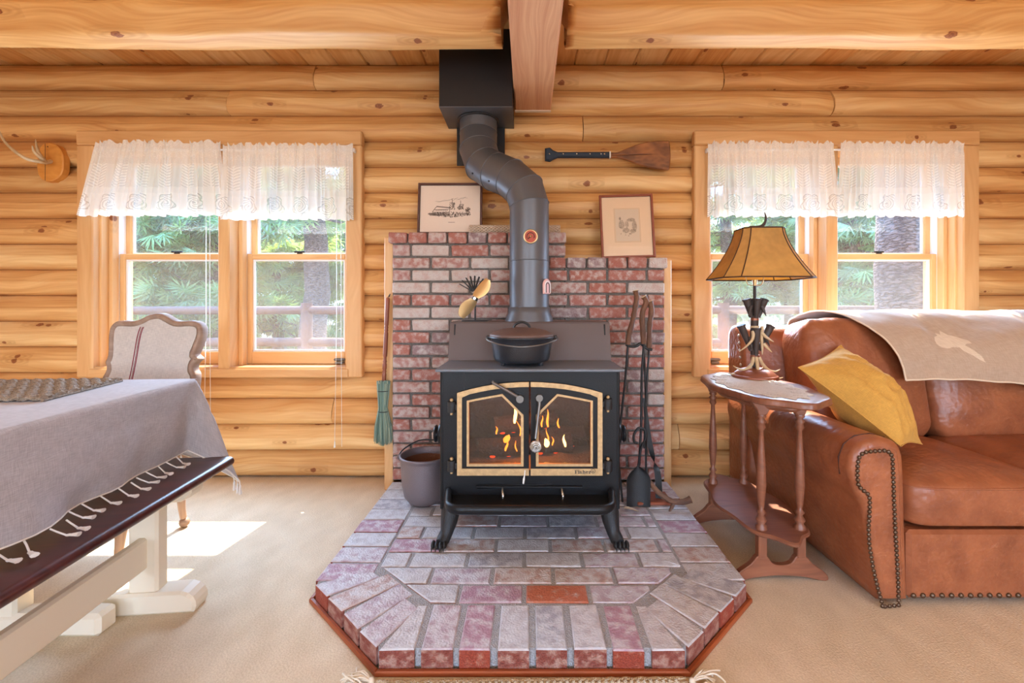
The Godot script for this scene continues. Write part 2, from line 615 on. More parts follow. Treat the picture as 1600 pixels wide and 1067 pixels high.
func make_materials() -> void:
	var fine := grey_noise(256, 3, 40.0)
	var coarse := grey_noise(256, 4, 10.0)
	var speck := grey_noise(256, 9, 90.0, 2)
	# pine of the walls, ceiling and windows
	var p1 := wood(1024, 768, 11, C(242, 202, 142), C(196, 134, 72), 24, 80.0)
	var p2 := wood(1024, 768, 23, C(238, 192, 130), C(190, 126, 66), 26, 70.0)
	var p3 := wood(1024, 512, 31, C(244, 208, 150), C(206, 148, 88), 16, 60.0)
	M.log = []
	for t in [[p1, 1.0], [p2, 1.0], [p3, 1.0], [p1, 0.94], [p2, 1.05]]:
		M.log.append(mat(Color(t[1], t[1], t[1]).clamp(), 0.5, t[0], Vector3(0.33, 1.1, 1)))
	M.plank = [mat(C(255, 250, 242), 0.5, p3, Vector3(0.35, 1.0, 1)), mat(C(255, 244, 230), 0.5, p1, Vector3(0.35, 1.0, 1)), mat(Color.WHITE, 0.5, p3, Vector3(0.3, 0.8, 1))]
	M.trim = mat(C(250, 240, 228), 0.45, wood(1024, 256, 47, C(234, 196, 146), C(210, 160, 106), 4, 40.0, Color8(120, 60, 30), 4.0), Vector3(0.4, 1.4, 1))
	M.sash = mat(C(255, 246, 232), 0.45, M.trim.albedo_texture, Vector3(0.3, 1.0, 1))
	M.beam_log = mat(C(255, 246, 232), 0.5, p1, Vector3(0.3, 0.9, 1))
	M.timber = mat(Color.WHITE, 0.7, wood(1024, 256, 61, C(228, 174, 130), C(194, 128, 88), 1, 90.0, Color8(110, 60, 40), 4.0), Vector3(0.4, 2.4, 1))
	M.backing = mat(C(150, 92, 45), 0.8)
	# carpet
	var cn := noise(71, 1.0, 3)
	var cn2 := noise(72, 1.0, 2)
	var cim := picture(1024, 1024, func(u: float, v: float) -> Color:
		var a := cn.get_noise_2d(u * 150.0, v * 150.0)
		var b := cn2.get_noise_2d(u * 9.0, v * 5.0)
		var t := 0.5 + a * 0.36 + b * 0.2
		return C(198, 182, 158).lerp(C(240, 228, 208), clampf(t, 0.0, 1.0)), 0.12)
	var ctex := ImageTexture.create_from_image(cim)
	M.carpet = relief(world(mat(C(250, 245, 238), 1.0, ctex), 0.9), ctex, 1.0)
	M.carpet.metallic_specular = 0.1
	# bricks
	M.brick = []
	M.hearth_brick = []
	var tones := [
		[C(176, 114, 102), C(152, 92, 82), 0.44], [C(176, 114, 101), C(154, 93, 82), 0.32], [C(176, 124, 114), C(152, 100, 92), 0.62],
		[C(176, 126, 118), C(150, 102, 98), 0.55], [C(200, 172, 162), C(172, 142, 134), 0.72], [C(156, 126, 124), C(126, 100, 102), 0.45], [C(172, 108, 93), C(150, 88, 75), 0.38]]
	for i in tones.size():
		var t: Array = tones[i]
		var tex := brick_look(200 + i * 7, t[0], t[1], C(212, 202, 196), t[2])
		M.brick.append(relief(world(mat(Color.WHITE, 0.85, tex), 3.1), fine, 0.35))
	var tops := [[C(176, 152, 161), C(152, 130, 139), 0.70], [C(186, 178, 180), C(160, 154, 158), 0.74], [C(174, 136, 149), C(154, 116, 130), 0.44], [C(182, 150, 140), C(156, 126, 117), 0.64], [C(164, 160, 168), C(140, 138, 146), 0.60], [C(190, 112, 84), C(166, 92, 68), 0.10]]
	for i in tops.size():
		var t: Array = tops[i]
		var tex := brick_look(300 + i * 7, t[0], t[1], C(216, 216, 219), t[2])
		M.hearth_brick.append(relief(world(mat(Color.WHITE, 0.55, tex), 2.7), fine, 0.25))
	M.brick_end = [relief(world(mat(C(255, 235, 225), 0.8, brick_look(360, C(164, 76, 52), C(118, 50, 36), C(196, 170, 152), 0.16)), 4.0), fine, 0.4), relief(world(mat(C(240, 225, 220), 0.8, brick_look(367, C(150, 74, 58), C(104, 54, 46), C(206, 182, 166), 0.5)), 4.0), fine, 0.4)]
	M.mortar = relief(world(mat(C(186, 184, 184), 0.95, brick_look(380, C(235, 235, 235), C(190, 190, 192), C(255, 255, 255), 0.2)), 4.0), fine, 0.5)
	M.mortar_dark = relief(world(mat(C(150, 142, 134), 0.95, brick_look(385, C(225, 225, 225), C(170, 170, 172), C(255, 255, 255), 0.1)), 4.0), fine, 0.6)
	M.red_trim = mat(C(255, 240, 230), 0.5, wood(512, 128, 63, C(170, 92, 50), C(120, 58, 28), 0, 30.0), Vector3(0.8, 4, 1))
	# metals
	M.iron = relief(world(mat(C(24, 24, 26), 0.40), 5.0), fine, 0.04)
	M.iron.metallic_specular = 0.35
	M.iron_rough = relief(world(mat(C(30, 29, 30), 0.55), 6.0), fine, 0.12)
	M.stove_top_sheen = relief(world(mat(C(104, 108, 116), 0.34), 5.0), fine, 0.03)  # black plate painted blue-grey for the window light it reflects
	M.stove_brown = mat(C(92, 75, 70), 0.5)
	M.pipe = relief(world(mat(C(100, 101, 106), 0.42), 4.0), coarse, 0.04)
	M.pipe.metallic = 0.5
	M.support = mat(C(24, 22, 26), 0.45)
	M.brass = mat(C(206, 170, 122), 0.5, grey_tint(141, 0.2), Vector3(5, 5, 1), 0.4)
	M.brass_bright = mat(C(208, 178, 130), 0.28, null, Vector3.ONE, 0.85)
	M.steel = mat(C(190, 188, 182), 0.25, null, Vector3.ONE, 0.9)
	M.pewter = mat(C(120, 116, 112), 0.4, null, Vector3.ONE, 0.7)
	M.cast_dull = relief(world(mat(C(122, 110, 112), 0.48), 5.0), fine, 0.15)
	M.cast_dull.metallic = 0.4
	M.cast_black = relief(world(mat(C(40, 41, 46), 0.30), 6.0), fine, 0.1)
	M.cast_lid = relief(world(mat(C(98, 74, 66), 0.5), 6.0), fine, 0.1)
	M.rust = relief(world(mat(C(118, 74, 52), 0.9), 6.0), fine, 0.3)
	M.dark_iron = mat(C(30, 29, 30), 0.5)
	M.firebrick = relief(world(mat(C(58, 50, 46), 0.95), 4.0), coarse, 0.6)
	M.ash = relief(world(mat(C(120, 114, 112), 1.0), 6.0), coarse, 1.0)
	M.char = relief(world(mat(C(44, 34, 30), 0.95), 6.0), coarse, 1.0)
	M.stove_glass = glass(C(70, 66, 66), 0.12, 0.04)
	M.flame = glow(Color(1.0, 0.5, 0.14), 4.0)
	M.flame_core = glow(Color(1.0, 0.78, 0.42), 7.0)
	M.added_lamp_glow = glow(Color(1.0, 0.94, 0.86), 1.2)
	M.ember = glow(Color(1.0, 0.26, 0.05), 1.6)
	M.pane = glass(C(235, 242, 245), 0.05, 0.0)
	M.picture_glass = glass(C(250, 250, 250), 0.03, 0.02)
	M.screen = mat(C(170, 176, 176, 36), 0.8)
	M.screen.transparency = BaseMaterial3D.TRANSPARENCY_ALPHA
	M.screen.backlight_enabled = true; M.screen.backlight = Color(0.05, 0.05, 0.05)
	M.picture_glass.metallic_specular = 0.15
	M.vinyl = mat(C(236, 238, 240), 0.4)
	# furniture
	var ln := noise(81, 1.0, 3)
	var ln2 := noise(82, 1.0, 2)
	var ltex := texture(512, 512, func(u: float, v: float) -> Color:
		var a := ln.get_noise_2d(u * 6.0, v * 6.0) * 0.5 + 0.5
		var b := ln2.get_noise_2d(u * 50.0, v * 50.0)
		var s := absf(ln2.get_noise_2d(u * 9.0 + v * 5.0, v * 14.0 - u * 3.0))
		var c := C(176, 108, 70).lerp(C(122, 68, 44), clampf(a * 0.9 + b * 0.12, 0.0, 1.0))
		if s < 0.012: c = c.lerp(C(220, 170, 140), 0.25)
		return c, 0.12)
	M.leather = relief(world(mat(C(250, 242, 238), 0.36, ltex), 1.3), grey_noise(256, 85, 26.0, 3), 0.25)
	M.leather_dark = mat(C(70, 34, 22), 0.6)
	M.nail = mat(C(96, 76, 60), 0.35, null, Vector3.ONE, 0.7)
	M.nail_bright = mat(C(200, 190, 180), 0.3, null, Vector3.ONE, 0.8)
	var lw := noise(91, 1.0, 2)
	var linen := texture(512, 512, func(u: float, v: float) -> Color:
		var a := lw.get_noise_2d(u * 12.0, v * 220.0) * 0.5 + lw.get_noise_2d(u * 220.0 + 50.0, v * 12.0) * 0.5
		var b := lw.get_noise_2d(u * 5.0, v * 5.0 + 30.0)
		return C(205, 200, 198).lerp(C(246, 242, 238), clampf(0.5 + a * 0.9 + b * 0.15, 0.0, 1.0)), 0.12)
	M.linen_tex = linen
	M.cloth = relief(mat(C(204, 202, 208), 0.95, linen, Vector3(2.2, 2.2, 1)), linen, 0.10)
	M.cloth.rim_enabled = true; M.cloth.rim = 0.3
	M.cloth.backlight_enabled = true; M.cloth.backlight = Color(0.2, 0.2, 0.2)
	M.linen = relief(mat(C(216, 206, 196), 0.95, linen, Vector3(2.5, 2.5, 1)), linen, 0.08)
	M.tassel = mat(C(236, 230, 224), 0.9)
	M.stripe = mat(C(150, 40, 62), 0.95)
	M.bench_top = mat(Color.WHITE, 0.3, wood(512, 256, 93, C(92, 40, 34), C(50, 20, 18), 0, 40.0), Vector3(0.6, 2, 1))
	M.cream = mat(C(236, 222, 198), 0.5)
	M.chair_wood = mat(C(255, 245, 235), 0.6, wood(512, 128, 95, C(170, 146, 128), C(128, 104, 90), 0, 30.0), Vector3(1, 3, 1))
	M.mahogany = mat(C(255, 245, 240), 0.35, wood(512, 256, 97, C(152, 100, 74), C(104, 64, 48), 0, 40.0), Vector3(0.8, 2, 1))
	M.jute = relief(mat(C(178, 158, 138), 1.0, grey_tint(98), Vector3(6, 6, 1)), fine, 0.5)
	M.pillow = relief(mat(C(224, 170, 78), 0.9, linen, Vector3(2.5, 2.5, 1)), linen, 0.06)
	M.pillow.rim_enabled = true; M.pillow.rim = 0.5; M.pillow.rim_tint = 0.7
	M.throw = relief(mat(C(196, 170, 150), 1.0, linen, Vector3(1.5, 1.5, 1)), linen, 0.08)
	M.throw.rim_enabled = true; M.throw.rim = 0.6
	M.throw_pale = mat(C(226, 204, 178), 1.0)
	M.doily = relief(mat(C(240, 228, 214), 1.0, linen, Vector3(6, 6, 1)), fine, 0.3)
	M.rug = relief(mat(C(236, 218, 188), 1.0, linen, Vector3(5, 5, 1)), fine, 0.6)
	M.fringe = mat(C(228, 216, 196), 1.0)
	M.shade = mat(C(206, 160, 90), 0.85, grey_tint(99, 0.16), Vector3(0.8, 0.8, 1))
	M.shade.backlight_enabled = true; M.shade.backlight = Color(0.75, 0.55, 0.28)
	M.shade_edge = mat(C(74, 46, 28), 0.8)
	M.antler = relief(mat(C(232, 216, 190), 0.5, wood(256, 128, 101, C(240, 230, 212), C(186, 160, 128), 0, 20.0), Vector3(3, 6, 1)), fine, 0.1)
	M.antler_dark = relief(mat(C(62, 50, 46), 0.6), fine, 0.2)
	M.antler_brown = relief(mat(C(255, 250, 245), 0.6, wood(256, 128, 103, C(132, 92, 66), C(70, 44, 32), 0, 20.0), Vector3(3, 8, 1)), fine, 0.2)
	M.copper = mat(C(150, 92, 70), 0.35, null, Vector3.ONE, 0.5)
	# small things
	M.plaque = mat(C(255, 240, 220), 0.45, wood(256, 128, 105, C(226, 168, 92), C(200, 136, 62), 1, 20.0), Vector3(2, 4, 1))
	M.paddle = mat(C(255, 245, 235), 0.35, wood(512, 256, 107, C(176, 116, 66), C(70, 40, 24), 1, 14.0), Vector3(1.6, 2.5, 1))
	M.paddle_grip = mat(C(28, 44, 62), 0.6)
	M.frame_dark = mat(C(84, 48, 38), 0.45)
	M.frame_red = mat(C(138, 68, 42), 0.45)
	M.paper = mat(C(236, 214, 196), 0.9)
	M.broom_wood = mat(C(255, 240, 230), 0.4, wood(256, 64, 109, C(156, 92, 62), C(112, 60, 42), 0, 10.0), Vector3(2, 8, 1))
	M.broom_straw = []
	for c in [C(116, 140, 126), C(146, 160, 142), C(92, 118, 108), C(172, 172, 144)]: M.broom_straw.append(mat(c, 0.9))
	M.cholla = mat(C(206, 180, 156), 0.9)
	M.white = mat(C(240, 238, 234), 0.6)
	M.pink = mat(C(226, 178, 174), 0.6)
	M.dial_red = mat(C(176, 70, 40), 0.5)
	M.leaf_dry = mat(C(226, 216, 200), 0.9)
	M.cord = mat(C(236, 234, 228), 0.6)
	# outdoors
	var bn := noise(111, 1.0, 3)
	var btex := texture(256, 512, func(u: float, v: float) -> Color:
		var r := absf(bn.get_noise_2d(u * 22.0, v * 7.0))
		var t := bn.get_noise_2d(u * 60.0, v * 60.0)
		return C(70, 58, 54).lerp(C(156, 136, 124), clampf(r * 2.6 + t * 0.2, 0.0, 1.0)), 0.12)
	M.bark = relief(mat(C(225, 215, 215), 0.95, btex, Vector3(1.0, 1.2, 1)), btex, 3.0)
	M.needles = mat(Color.WHITE, 0.8)
	M.needles.vertex_color_use_as_albedo = true
	M.needles.backlight_enabled = true; M.needles.backlight = Color(1.0, 1.0, 0.75)
	M.rail = mat(C(196, 186, 180), 0.8, wood(512, 128, 113, C(176, 140, 122), C(132, 98, 84), 1, 20.0), Vector3(0.4, 2, 1))
	M.soil = relief(world(mat(C(122, 120, 98), 1.0, grey_tint(115)), 0.3), coarse, 4.0)
	M.deck = mat(C(128, 116, 106), 0.8, p3, Vector3(0.3, 1, 1))


func grey_tint(seed_: int, strong := 0.4) -> ImageTexture:
	var n := noise(seed_, 1.0, 3)
	return texture(256, 256, func(u: float, v: float) -> Color:
		var a := n.get_noise_2d(u * 8.0, v * 8.0) * 0.5 + n.get_noise_2d(u * 40.0, v * 40.0) * 0.3
		var g := clampf(1.0 - 0.35 * strong + a * strong, 0.0, 1.0)
		return Color(g, g, g), 0.12)


func glass(c: Color, alpha: float, rough: float) -> StandardMaterial3D:
	var m := mat(Color(c, alpha), rough)
	m.transparency = BaseMaterial3D.TRANSPARENCY_ALPHA
	return m


func glow(c: Color, energy: float) -> StandardMaterial3D:
	var m := mat(Color(0.02, 0.02, 0.02), 1.0)
	m.emission_enabled = true
	m.emission = c
	m.emission_energy_multiplier = energy
	return m


# ---------------------------------------------------------------- the room

func build_shell() -> void:
	O = Vector3.ZERO
	var f := part("floor", slab(-4.3, 4.3, -0.12, 0.0, -3.6, 2.8, 0.0), M.carpet, self, "beige cut pile carpet")
	f.set_meta("kind", "structure")
	# walls outside the picture: log courses on a board core
	var course := CEIL / 16.0
	for s in [["wall_left", -1.0], ["wall_right", 1.0]]:
		var w := setting(s[0], "side wall of stacked pine logs")
		part("wall_core", slab(s[1] * 4.15, s[1] * 4.3, 0, CEIL, -3.6, 2.8, 0.0), M.backing, w)
		var mesh := commit(log_shape(0.0, 6.1, 0.0, course, 900))
		for k in 16:
			place("log", mesh, M.log[k % 5], w, Transform3D(Basis(Vector3.UP, -s[1] * PI / 2), Vector3(s[1] * 4.15 - s[1] * 0.0, CEIL - k * course, -2.65 if s[1] > 0 else 3.45)).translated(Vector3(-s[1] * 0.0, 0, 0)))
	var r := setting("wall_front", "log wall behind the camera with openings for two unseen glazed doors")
	var st := S(false)
	for b in [[-4.15, -3.1, 0, CEIL], [-0.7, 0.7, 0, CEIL], [3.1, 4.15, 0, CEIL], [-3.1, -0.7, 0, 0.06], [0.7, 3.1, 0, 0.06], [-3.1, -0.7, 2.02, CEIL], [0.7, 3.1, 2.02, CEIL]]:
		box(st, Vector3((b[0] + b[1]) / 2, (b[2] + b[3]) / 2, 3.53), Vector3(b[1] - b[0], b[3] - b[2], 0.14), 0.0)
	part("wall_core", st, M.log[0], r)
	for s in [-1.0, 1.0]:  # unseen glazed doors, placed to light the room from behind the camera
		var w := setting("door_%d" % (1 if s < 0 else 2), "unseen glazed door behind the camera, placed to light the room")
		part("frame", rg([Vector2(s * 1.9 - 1.2, 0.06), Vector2(s * 1.9 + 1.2, 0.06), Vector2(s * 1.9 + 1.2, 2.02), Vector2(s * 1.9 - 1.2, 2.02)], [Vector2(s * 1.9 - 1.13, 0.13), Vector2(s * 1.9 + 1.13, 0.13), Vector2(s * 1.9 + 1.13, 1.95), Vector2(s * 1.9 - 1.13, 1.95)], -3.57, -3.48), M.sash, w)
		part("pane", slab(s * 1.9 - 1.14, s * 1.9 + 1.14, 0.12, 1.96, -3.54, -3.535, 0.0), M.pane, w)


# one log of the wall: x from x0 to x1, top edge at y, bulging to +z from z 0
func log_shape(x0: float, x1: float, y: float, course: float, seed_: int) -> SurfaceTool:
	var st := S()
	var n := noise(seed_, 1.3, 2)
	var prof := [[0.0, -0.008], [0.04, 0.006], [0.18, 0.026], [0.40, 0.050], [0.47, 0.060], [0.70, 0.065], [0.88, 0.053], [0.96, 0.026], [1.0, -0.010]]
	var cuts := [0, 3, 4, 8]     # the hewn face has two arrises
	var count := maxi(3, int((x1 - x0) / 0.11))
	var rows := []
	for i in count + 1:
		var x := lerpf(x0, x1, float(i) / count)
		var row := []
		var edge := 0.62 if i == 0 or i == count else 1.0
		var a := n.get_noise_2d(x, 0.0)
		var b := n.get_noise_2d(x, 9.0)
		for j in prof.size():
			var t: float = prof[j][0]
			var out: float = prof[j][1]
			if j > 0 and j < prof.size() - 1:
				out = out * edge + a * 0.007 + n.get_noise_2d(x * 1.7, 20.0 + j) * 0.004
				t += b * 0.05 if j > 2 and j < 6 else b * 0.015
			row.append(Vector3(x, y - t * course, out))
		rows.append(row)
	var off := Vector2(fmod(seed_ * 0.37, 3.0), fmod(seed_ * 0.211, 1.0))
	for c in cuts.size() - 1:
		st.set_smooth_group(c)
		var some := []
		for row in rows: some.append(row.slice(cuts[c], cuts[c + 1] + 1))
		sheet(st, some, false, off + Vector2(0, prof[cuts[c]][0] * course), true)
	for e in [0, count]:
		st.set_smooth_group(50 + e)
		fan(st, rows[e], rows[e][4] - Vector3(0, 0, 0.03), rows[count / 2][4])
	return st


func build_log_wall() -> void:
	var w := setting("wall_back", "wall of golden hewn pine logs")
	var st := S(false)
	for b in [[-4.2, -2.6, 0, CEIL], [-1.0, 1.0, 0, CEIL], [2.6, 4.2, 0, CEIL], [-2.6, -1.0, 0, 0.64], [1.0, 2.6, 0, 0.64], [-2.6, -1.0, 1.97, CEIL], [1.0, 2.6, 1.97, CEIL]]:
		box(st, V((b[0] + b[1]) / 2, (b[2] + b[3]) / 2, ZW + 0.11), Vector3(b[1] - b[0], b[3] - b[2], 0.16), 0.0)
	part("wall_core", st, M.backing, w)
	var course := CEIL / 16.0
	var joints := {0: [-1.275, 1.166], 1: [-1.79, 1.82], 2: [0.328], 12: [-0.2], 13: [-1.166, 1.6], 14: [0.9, -2.4], 15: [-0.1]}
	for k in 16:
		var cuts := [-4.15, 4.15]
		var skip := []
		if k >= 3 and k <= 11:
			cuts = [-4.15, -2.56, -1.035, 1.035, 2.56, 4.15]
			skip = [1, 3]
		for j in joints.get(k, []): cuts.append(j)
		cuts.sort()
		for i in cuts.size() - 1:
			if i in skip: continue
			var seed_ := k * 13 + i * 5 + 1
			O = Vector3.ZERO
			X = Transform3D(Basis.IDENTITY, Vector3(0, 0, -(ZW + 0.028)))
			part("log", log_shape(cuts[i] + 0.002, cuts[i + 1] - 0.002, CEIL - k * course, course, seed_), M.log[(k * 3 + i * 2 + k / 4) % 5], w)
	X = Transform3D.IDENTITY


func build_ceiling() -> void:
	var c := setting("ceiling", "ceiling of varnished pine boards")
	part("ceiling_core", slab(-4.3, 4.3, CEIL + 0.02, CEIL + 0.14, -3.6, 2.85, 0.0), M.backing, c)
	var mesh := []
	for i in 3: mesh.append(commit(bx(Vector3.ZERO, Vector3(0.176, 0.024, 6.35), 0.007)))
	for i in 49:
		place("plank", mesh[i % 3], M.plank[(i * 5 + i / 3) % 3], c, Transform3D(Basis.IDENTITY, Vector3(-4.26 + i * 0.178, CEIL + 0.011, 0.42)))
	added_ceiling_lamp(-1.5, 0.7, "added flat ceiling lamp out of view over the dining table, to brighten the room")
	added_ceiling_lamp(1.6, 0.7, "added flat ceiling lamp out of view over the sitting area, to brighten the room")
	# the squared timber that runs from the log wall over the camera
	var t := thing("timber_beam", "reddish squared timber beam running from the log wall along the ceiling", "beam", V(0.0285, 2.154, 0.0))
	part("timber", slab(-0.0765, 0.1335, 2.154, CEIL - 0.002, -3.4, 2.62, 0.008), M.timber, t)
	part("end_edge", slab(-0.0765, 0.1335, 2.150, 2.156, 2.600, 2.625, 0.002), M.throw_pale, t, "pale end edge")
	for s in [-1.0, 1.0]:
		var l := thing("log_beam", "peeled log ceiling beam with a slanted cut end, %s" % ("left of the squared timber" if s < 0 else "right of the squared timber"), "beam", V(s * 2.1, EYE + 1.345, 2.1), "log ceiling beams")
		var n := noise(500 + int(s), 0.9, 2)
		var x_in := -0.085 if s < 0 else 0.142
		var rows := []
		var count := 60
		for i in count + 1:
			var x: float = lerpf(x_in, s * 4.12, pow(float(i) / count, 1.15))
			var row := []
			for k in 42:
				var a := TAU * k / 42
				var rad := 0.122 + n.get_noise_3d(x * 0.6, cos(a) * 1.3, sin(a) * 1.3) * 0.010
				for q in 7:       # flats left by the drawknife, of uneven width
					var cq := cos(a - TAU * q / 7.0 - 0.35)
					if cq > 0.5: rad = minf(rad, (0.108 + n.get_noise_2d(x * 0.9, 40.0 + q * 7.0) * 0.012) / cq)
				var shift: float = 0.0
				if i == 0: shift = -s * 0.0 + s * (0.06 - 0.085 * sin(a))
				row.append(Vector3(x + maxf(0.0, shift * s) * s, EYE + 1.345 + sin(a) * rad, -2.1 + cos(a) * rad))
			rows.append(row)
		var st := S()
		sheet(st, rows, true)
		st.set_smooth_group(3)
		fan(st, rows[0], (rows[0][0] + rows[0][21]) / 2, V(s, EYE + 1.345, 2.1))
		part("log", st, M.beam_log, l)


# ---------------------------------------------------------------- windows

func rect(x0: float, y0: float, x1: float, y1: float) -> PackedVector2Array:
	return PackedVector2Array([Vector2(x0, y0), Vector2(x1, y0), Vector2(x1, y1), Vector2(x0, y1)])


func sash(parent: Node, x0: float, x1: float, y0: float, y1: float, d0: float, d1: float, low: float, top: float) -> Node3D:
	var s := MeshInstance3D.new()
	var st := S(false)
	var dm := (d0 + d1) / 2
	box(st, V((x0 + x1) / 2, y0 + low / 2, dm), Vector3(x1 - x0 - 0.1, low, d1 - d0), 0.003)
	box(st, V((x0 + x1) / 2, y1 - top / 2, dm), Vector3(x1 - x0 - 0.1, top, d1 - d0), 0.003)
	box(st, V(x0 + 0.025, (y0 + y1) / 2, dm), Vector3(0.05, y1 - y0, d1 - d0), 0.003)
	box(st, V(x1 - 0.025, (y0 + y1) / 2, dm), Vector3(0.05, y1 - y0, d1 - d0), 0.003)
	s = part("sash", st, M.sash, parent)
	part("bead", rg(rect(x0 + 0.049, y0 + low - 0.001, x1 - 0.049, y1 - top + 0.001), rect(x0 + 0.061, y0 + low + 0.011, x1 - 0.061, y1 - top - 0.010), d0 + 0.012, d0 + 0.024), M.vinyl, s, "white glazing bead")
	part("pane", slab(x0 + 0.052, x1 - 0.052, y0 + low, y1 - top, dm + 0.004, dm + 0.007, 0.0), M.pane, s)
	return s


func build_windows() -> void:
	for side in 2:
		var sg := -1.0 if side == 0 else 1.0
		var w := setting("window_%d" % (side + 1), "double pine window with two hung sashes, %s of the stove" % ("left" if side == 0 else "right"))
		var X0 := [0.97, 1.065, 1.745, 1.812, 2.54, 2.635]
		var lim := func(a: float, b: float) -> Array: return [minf(sg * a, sg * b), maxf(sg * a, sg * b)]
		for b in [[X0[0], X0[1]], [X0[4], X0[5]]]:
			var l: Array = lim.call(b[0], b[1])
			part("side_casing", slab(l[0], l[1], 0.60, 1.9565, 2.612, 2.665, 0.006), M.trim, w)
		var l2: Array = lim.call(X0[1] - 0.095, X0[4] + 0.095)
		part("head_casing", slab(l2[0], l2[1], 1.957, 2.04, 2.608, 2.664, 0.006), M.trim, w)
		l2 = lim.call(X0[1] - 0.02, X0[4] + 0.02)
		part("apron", slab(l2[0], l2[1], 0.600, 0.652, 2.606, 2.664, 0.006), M.trim, w)
		part("stool", slab(l2[0], l2[1], 0.645, 0.660, 2.62, 2.86, 0.003), M.sash, w)
		l2 = lim.call(X0[2], X0[3])
		part("mullion", slab(l2[0], l2[1], 0.615, 1.96, 2.615, 2.86, 0.006), M.trim, w)
		for x in [X0[1] - 0.01, X0[4] - 0.012]:
			l2 = lim.call(x, x + 0.022)
			part("jamb", slab(l2[0], l2[1], 0.655, 1.96, 2.655, 2.87, 0.002), M.sash, w)
		for x in [X0[1] + 0.012, X0[2] - 0.024, X0[3], X0[4] - 0.036]:
			l2 = lim.call(x, x + 0.024)
			part("stop", slab(l2[0], l2[1], 0.66, 1.95, 2.70, 2.745, 0.003), M.sash, w)
			l2 = lim.call(x + 0.004, x + 0.016)
			part("track", slab(l2[0], l2[1], 0.66, 1.95, 2.745, 2.80, 0.001), M.vinyl, w, "white sash track")
		l2 = lim.call(X0[1], X0[4])
		part("head_jamb", slab(l2[0], l2[1], 1.945, 1.965, 2.655, 2.87, 0.002), M.sash, w)
		for u in [[X0[1] + 0.012, X0[2]], [X0[3], X0[4] - 0.012]]:
			var l: Array = lim.call(u[0], u[1])
			var lower := sash(w, l[0], l[1], 0.662, 1.338, 2.752, 2.790, 0.075, 0.034)
			var mid: float = (l[0] + l[1]) / 2
			var lock := S()
			tube(lock, [V(mid, 1.338, 2.77), V(mid, 1.352, 2.77)], 0.016, 10)
			tube(lock, [V(mid - 0.03, 1.351, 2.765), V(mid + 0.03, 1.353, 2.775)], 0.006, 8)
			part("lock", lock, M.dark_iron, lower)
			var lat := S(false)
			var lx: float = l[1] - 0.075 if u[0] > 1.5 and side == 1 or u[0] < 1.5 and side == 0 else l[0] + 0.065
			box(lat, V(lx, 0.672, 2.742), Vector3(0.05, 0.012, 0.03), 0.003)
			box(lat, V(lx, 0.690, 2.742), Vector3(0.07, 0.016, 0.022), 0.006)
			part("latch", lat, M.pewter, lower)
			sash(w, l[0], l[1], 1.306, 1.948, 2.796, 2.834, 0.034, 0.05)
			part("insect_screen", slab(l[0] + 0.02, l[1] - 0.02, 0.67, 1.33, 2.852, 2.853, 0.0), M.screen, w, "grey insect screen outside the lower sash")


# ---------------------------------------------------------------- outdoors

func conifer(called: String, label: String, px: float, d: float, r: float, tall: float, low: float, reach: float, tufts: int, seed_: int, tint: Color, lean := 0.0, shadow_gap := 0.0) -> void:
	var x := (px - VX) * d / F
	var y0 := -0.62
	var t := thing(called, label, "tree", V(x, y0, d), "trees behind the railing")
	var n := noise(seed_, 0.4, 2)
	var pts := []
	var rad := []
	for i in 15:
		var h := tall * i / 14.0
		pts.append(V(x + lean * h + n.get_noise_1d(h) * 0.15 * r * 4.0, y0 - 0.1 + h, d))
		rad.append(r * (1.25 - 0.25 * minf(1.0, h / 0.8)) * (1.0 - 0.55 * h / tall))
	part("trunk", tb(pts, rad, 20), M.bark, t)
	var g := RandomNumberGenerator.new()
	g.seed = seed_
	var mm := MultiMesh.new()
	mm.transform_format = MultiMesh.TRANSFORM_3D
	mm.use_colors = true
	mm.mesh = M.tuft
	mm.instance_count = tufts
	var limbs := S()
	var k := 0
	while k < tufts:
		var h := lerpf(low, tall, g.randf())
		var az := g.randf() * TAU
		var ln := reach * (1.0 - 0.6 * (h - low) / (tall - low)) * g.randf_range(0.5, 1.1)
		var dirn := Vector3(cos(az), g.randf_range(-0.35, 0.1), sin(az))
		var c := Vector3(lean * h, h - 0.1, 0)
		if g.randf() < 0.5: tube(limbs, [V(x, y0, d) + c, V(x, y0, d) + c + dirn * ln * 0.55, V(x, y0, d) + c + dirn * ln + Vector3(0, -0.1 * ln, 0)], [0.035, 0.022, 0.008], 5, false)
		for q in int(16 * ln) + 4:
			if k >= tufts: break
			var s := sqrt(g.randf())
			var p := c + dirn * ln * s + Vector3(g.randf_range(-1, 1), g.randf_range(-0.6, 0.5), g.randf_range(-1, 1)) * 0.22 * (0.4 + s)
			var b := Basis.from_euler(Vector3(g.randf_range(-0.7, 0.7), -az + g.randf_range(-1.0, 1.0), g.randf_range(-0.9, 0.4))).scaled(Vector3.ONE * g.randf_range(0.7, 1.35))
			mm.set_instance_transform(k, Transform3D(b, p))
			var f := g.randf_range(0.55, 1.5)
			mm.set_instance_color(k, Color(tint.r * f * g.randf_range(0.9, 1.15), tint.g * f, tint.b * f * g.randf_range(0.8, 1.2)))
			k += 1
	part("branches", limbs, M.bark, t).set_meta("kind", "stuff")
	var o := MultiMeshInstance3D.new()
	o.name = "foliage"
	o.multimesh = mm
	o.material_override = M.needles
	o.set_meta("kind", "stuff")
	t.add_child(o)


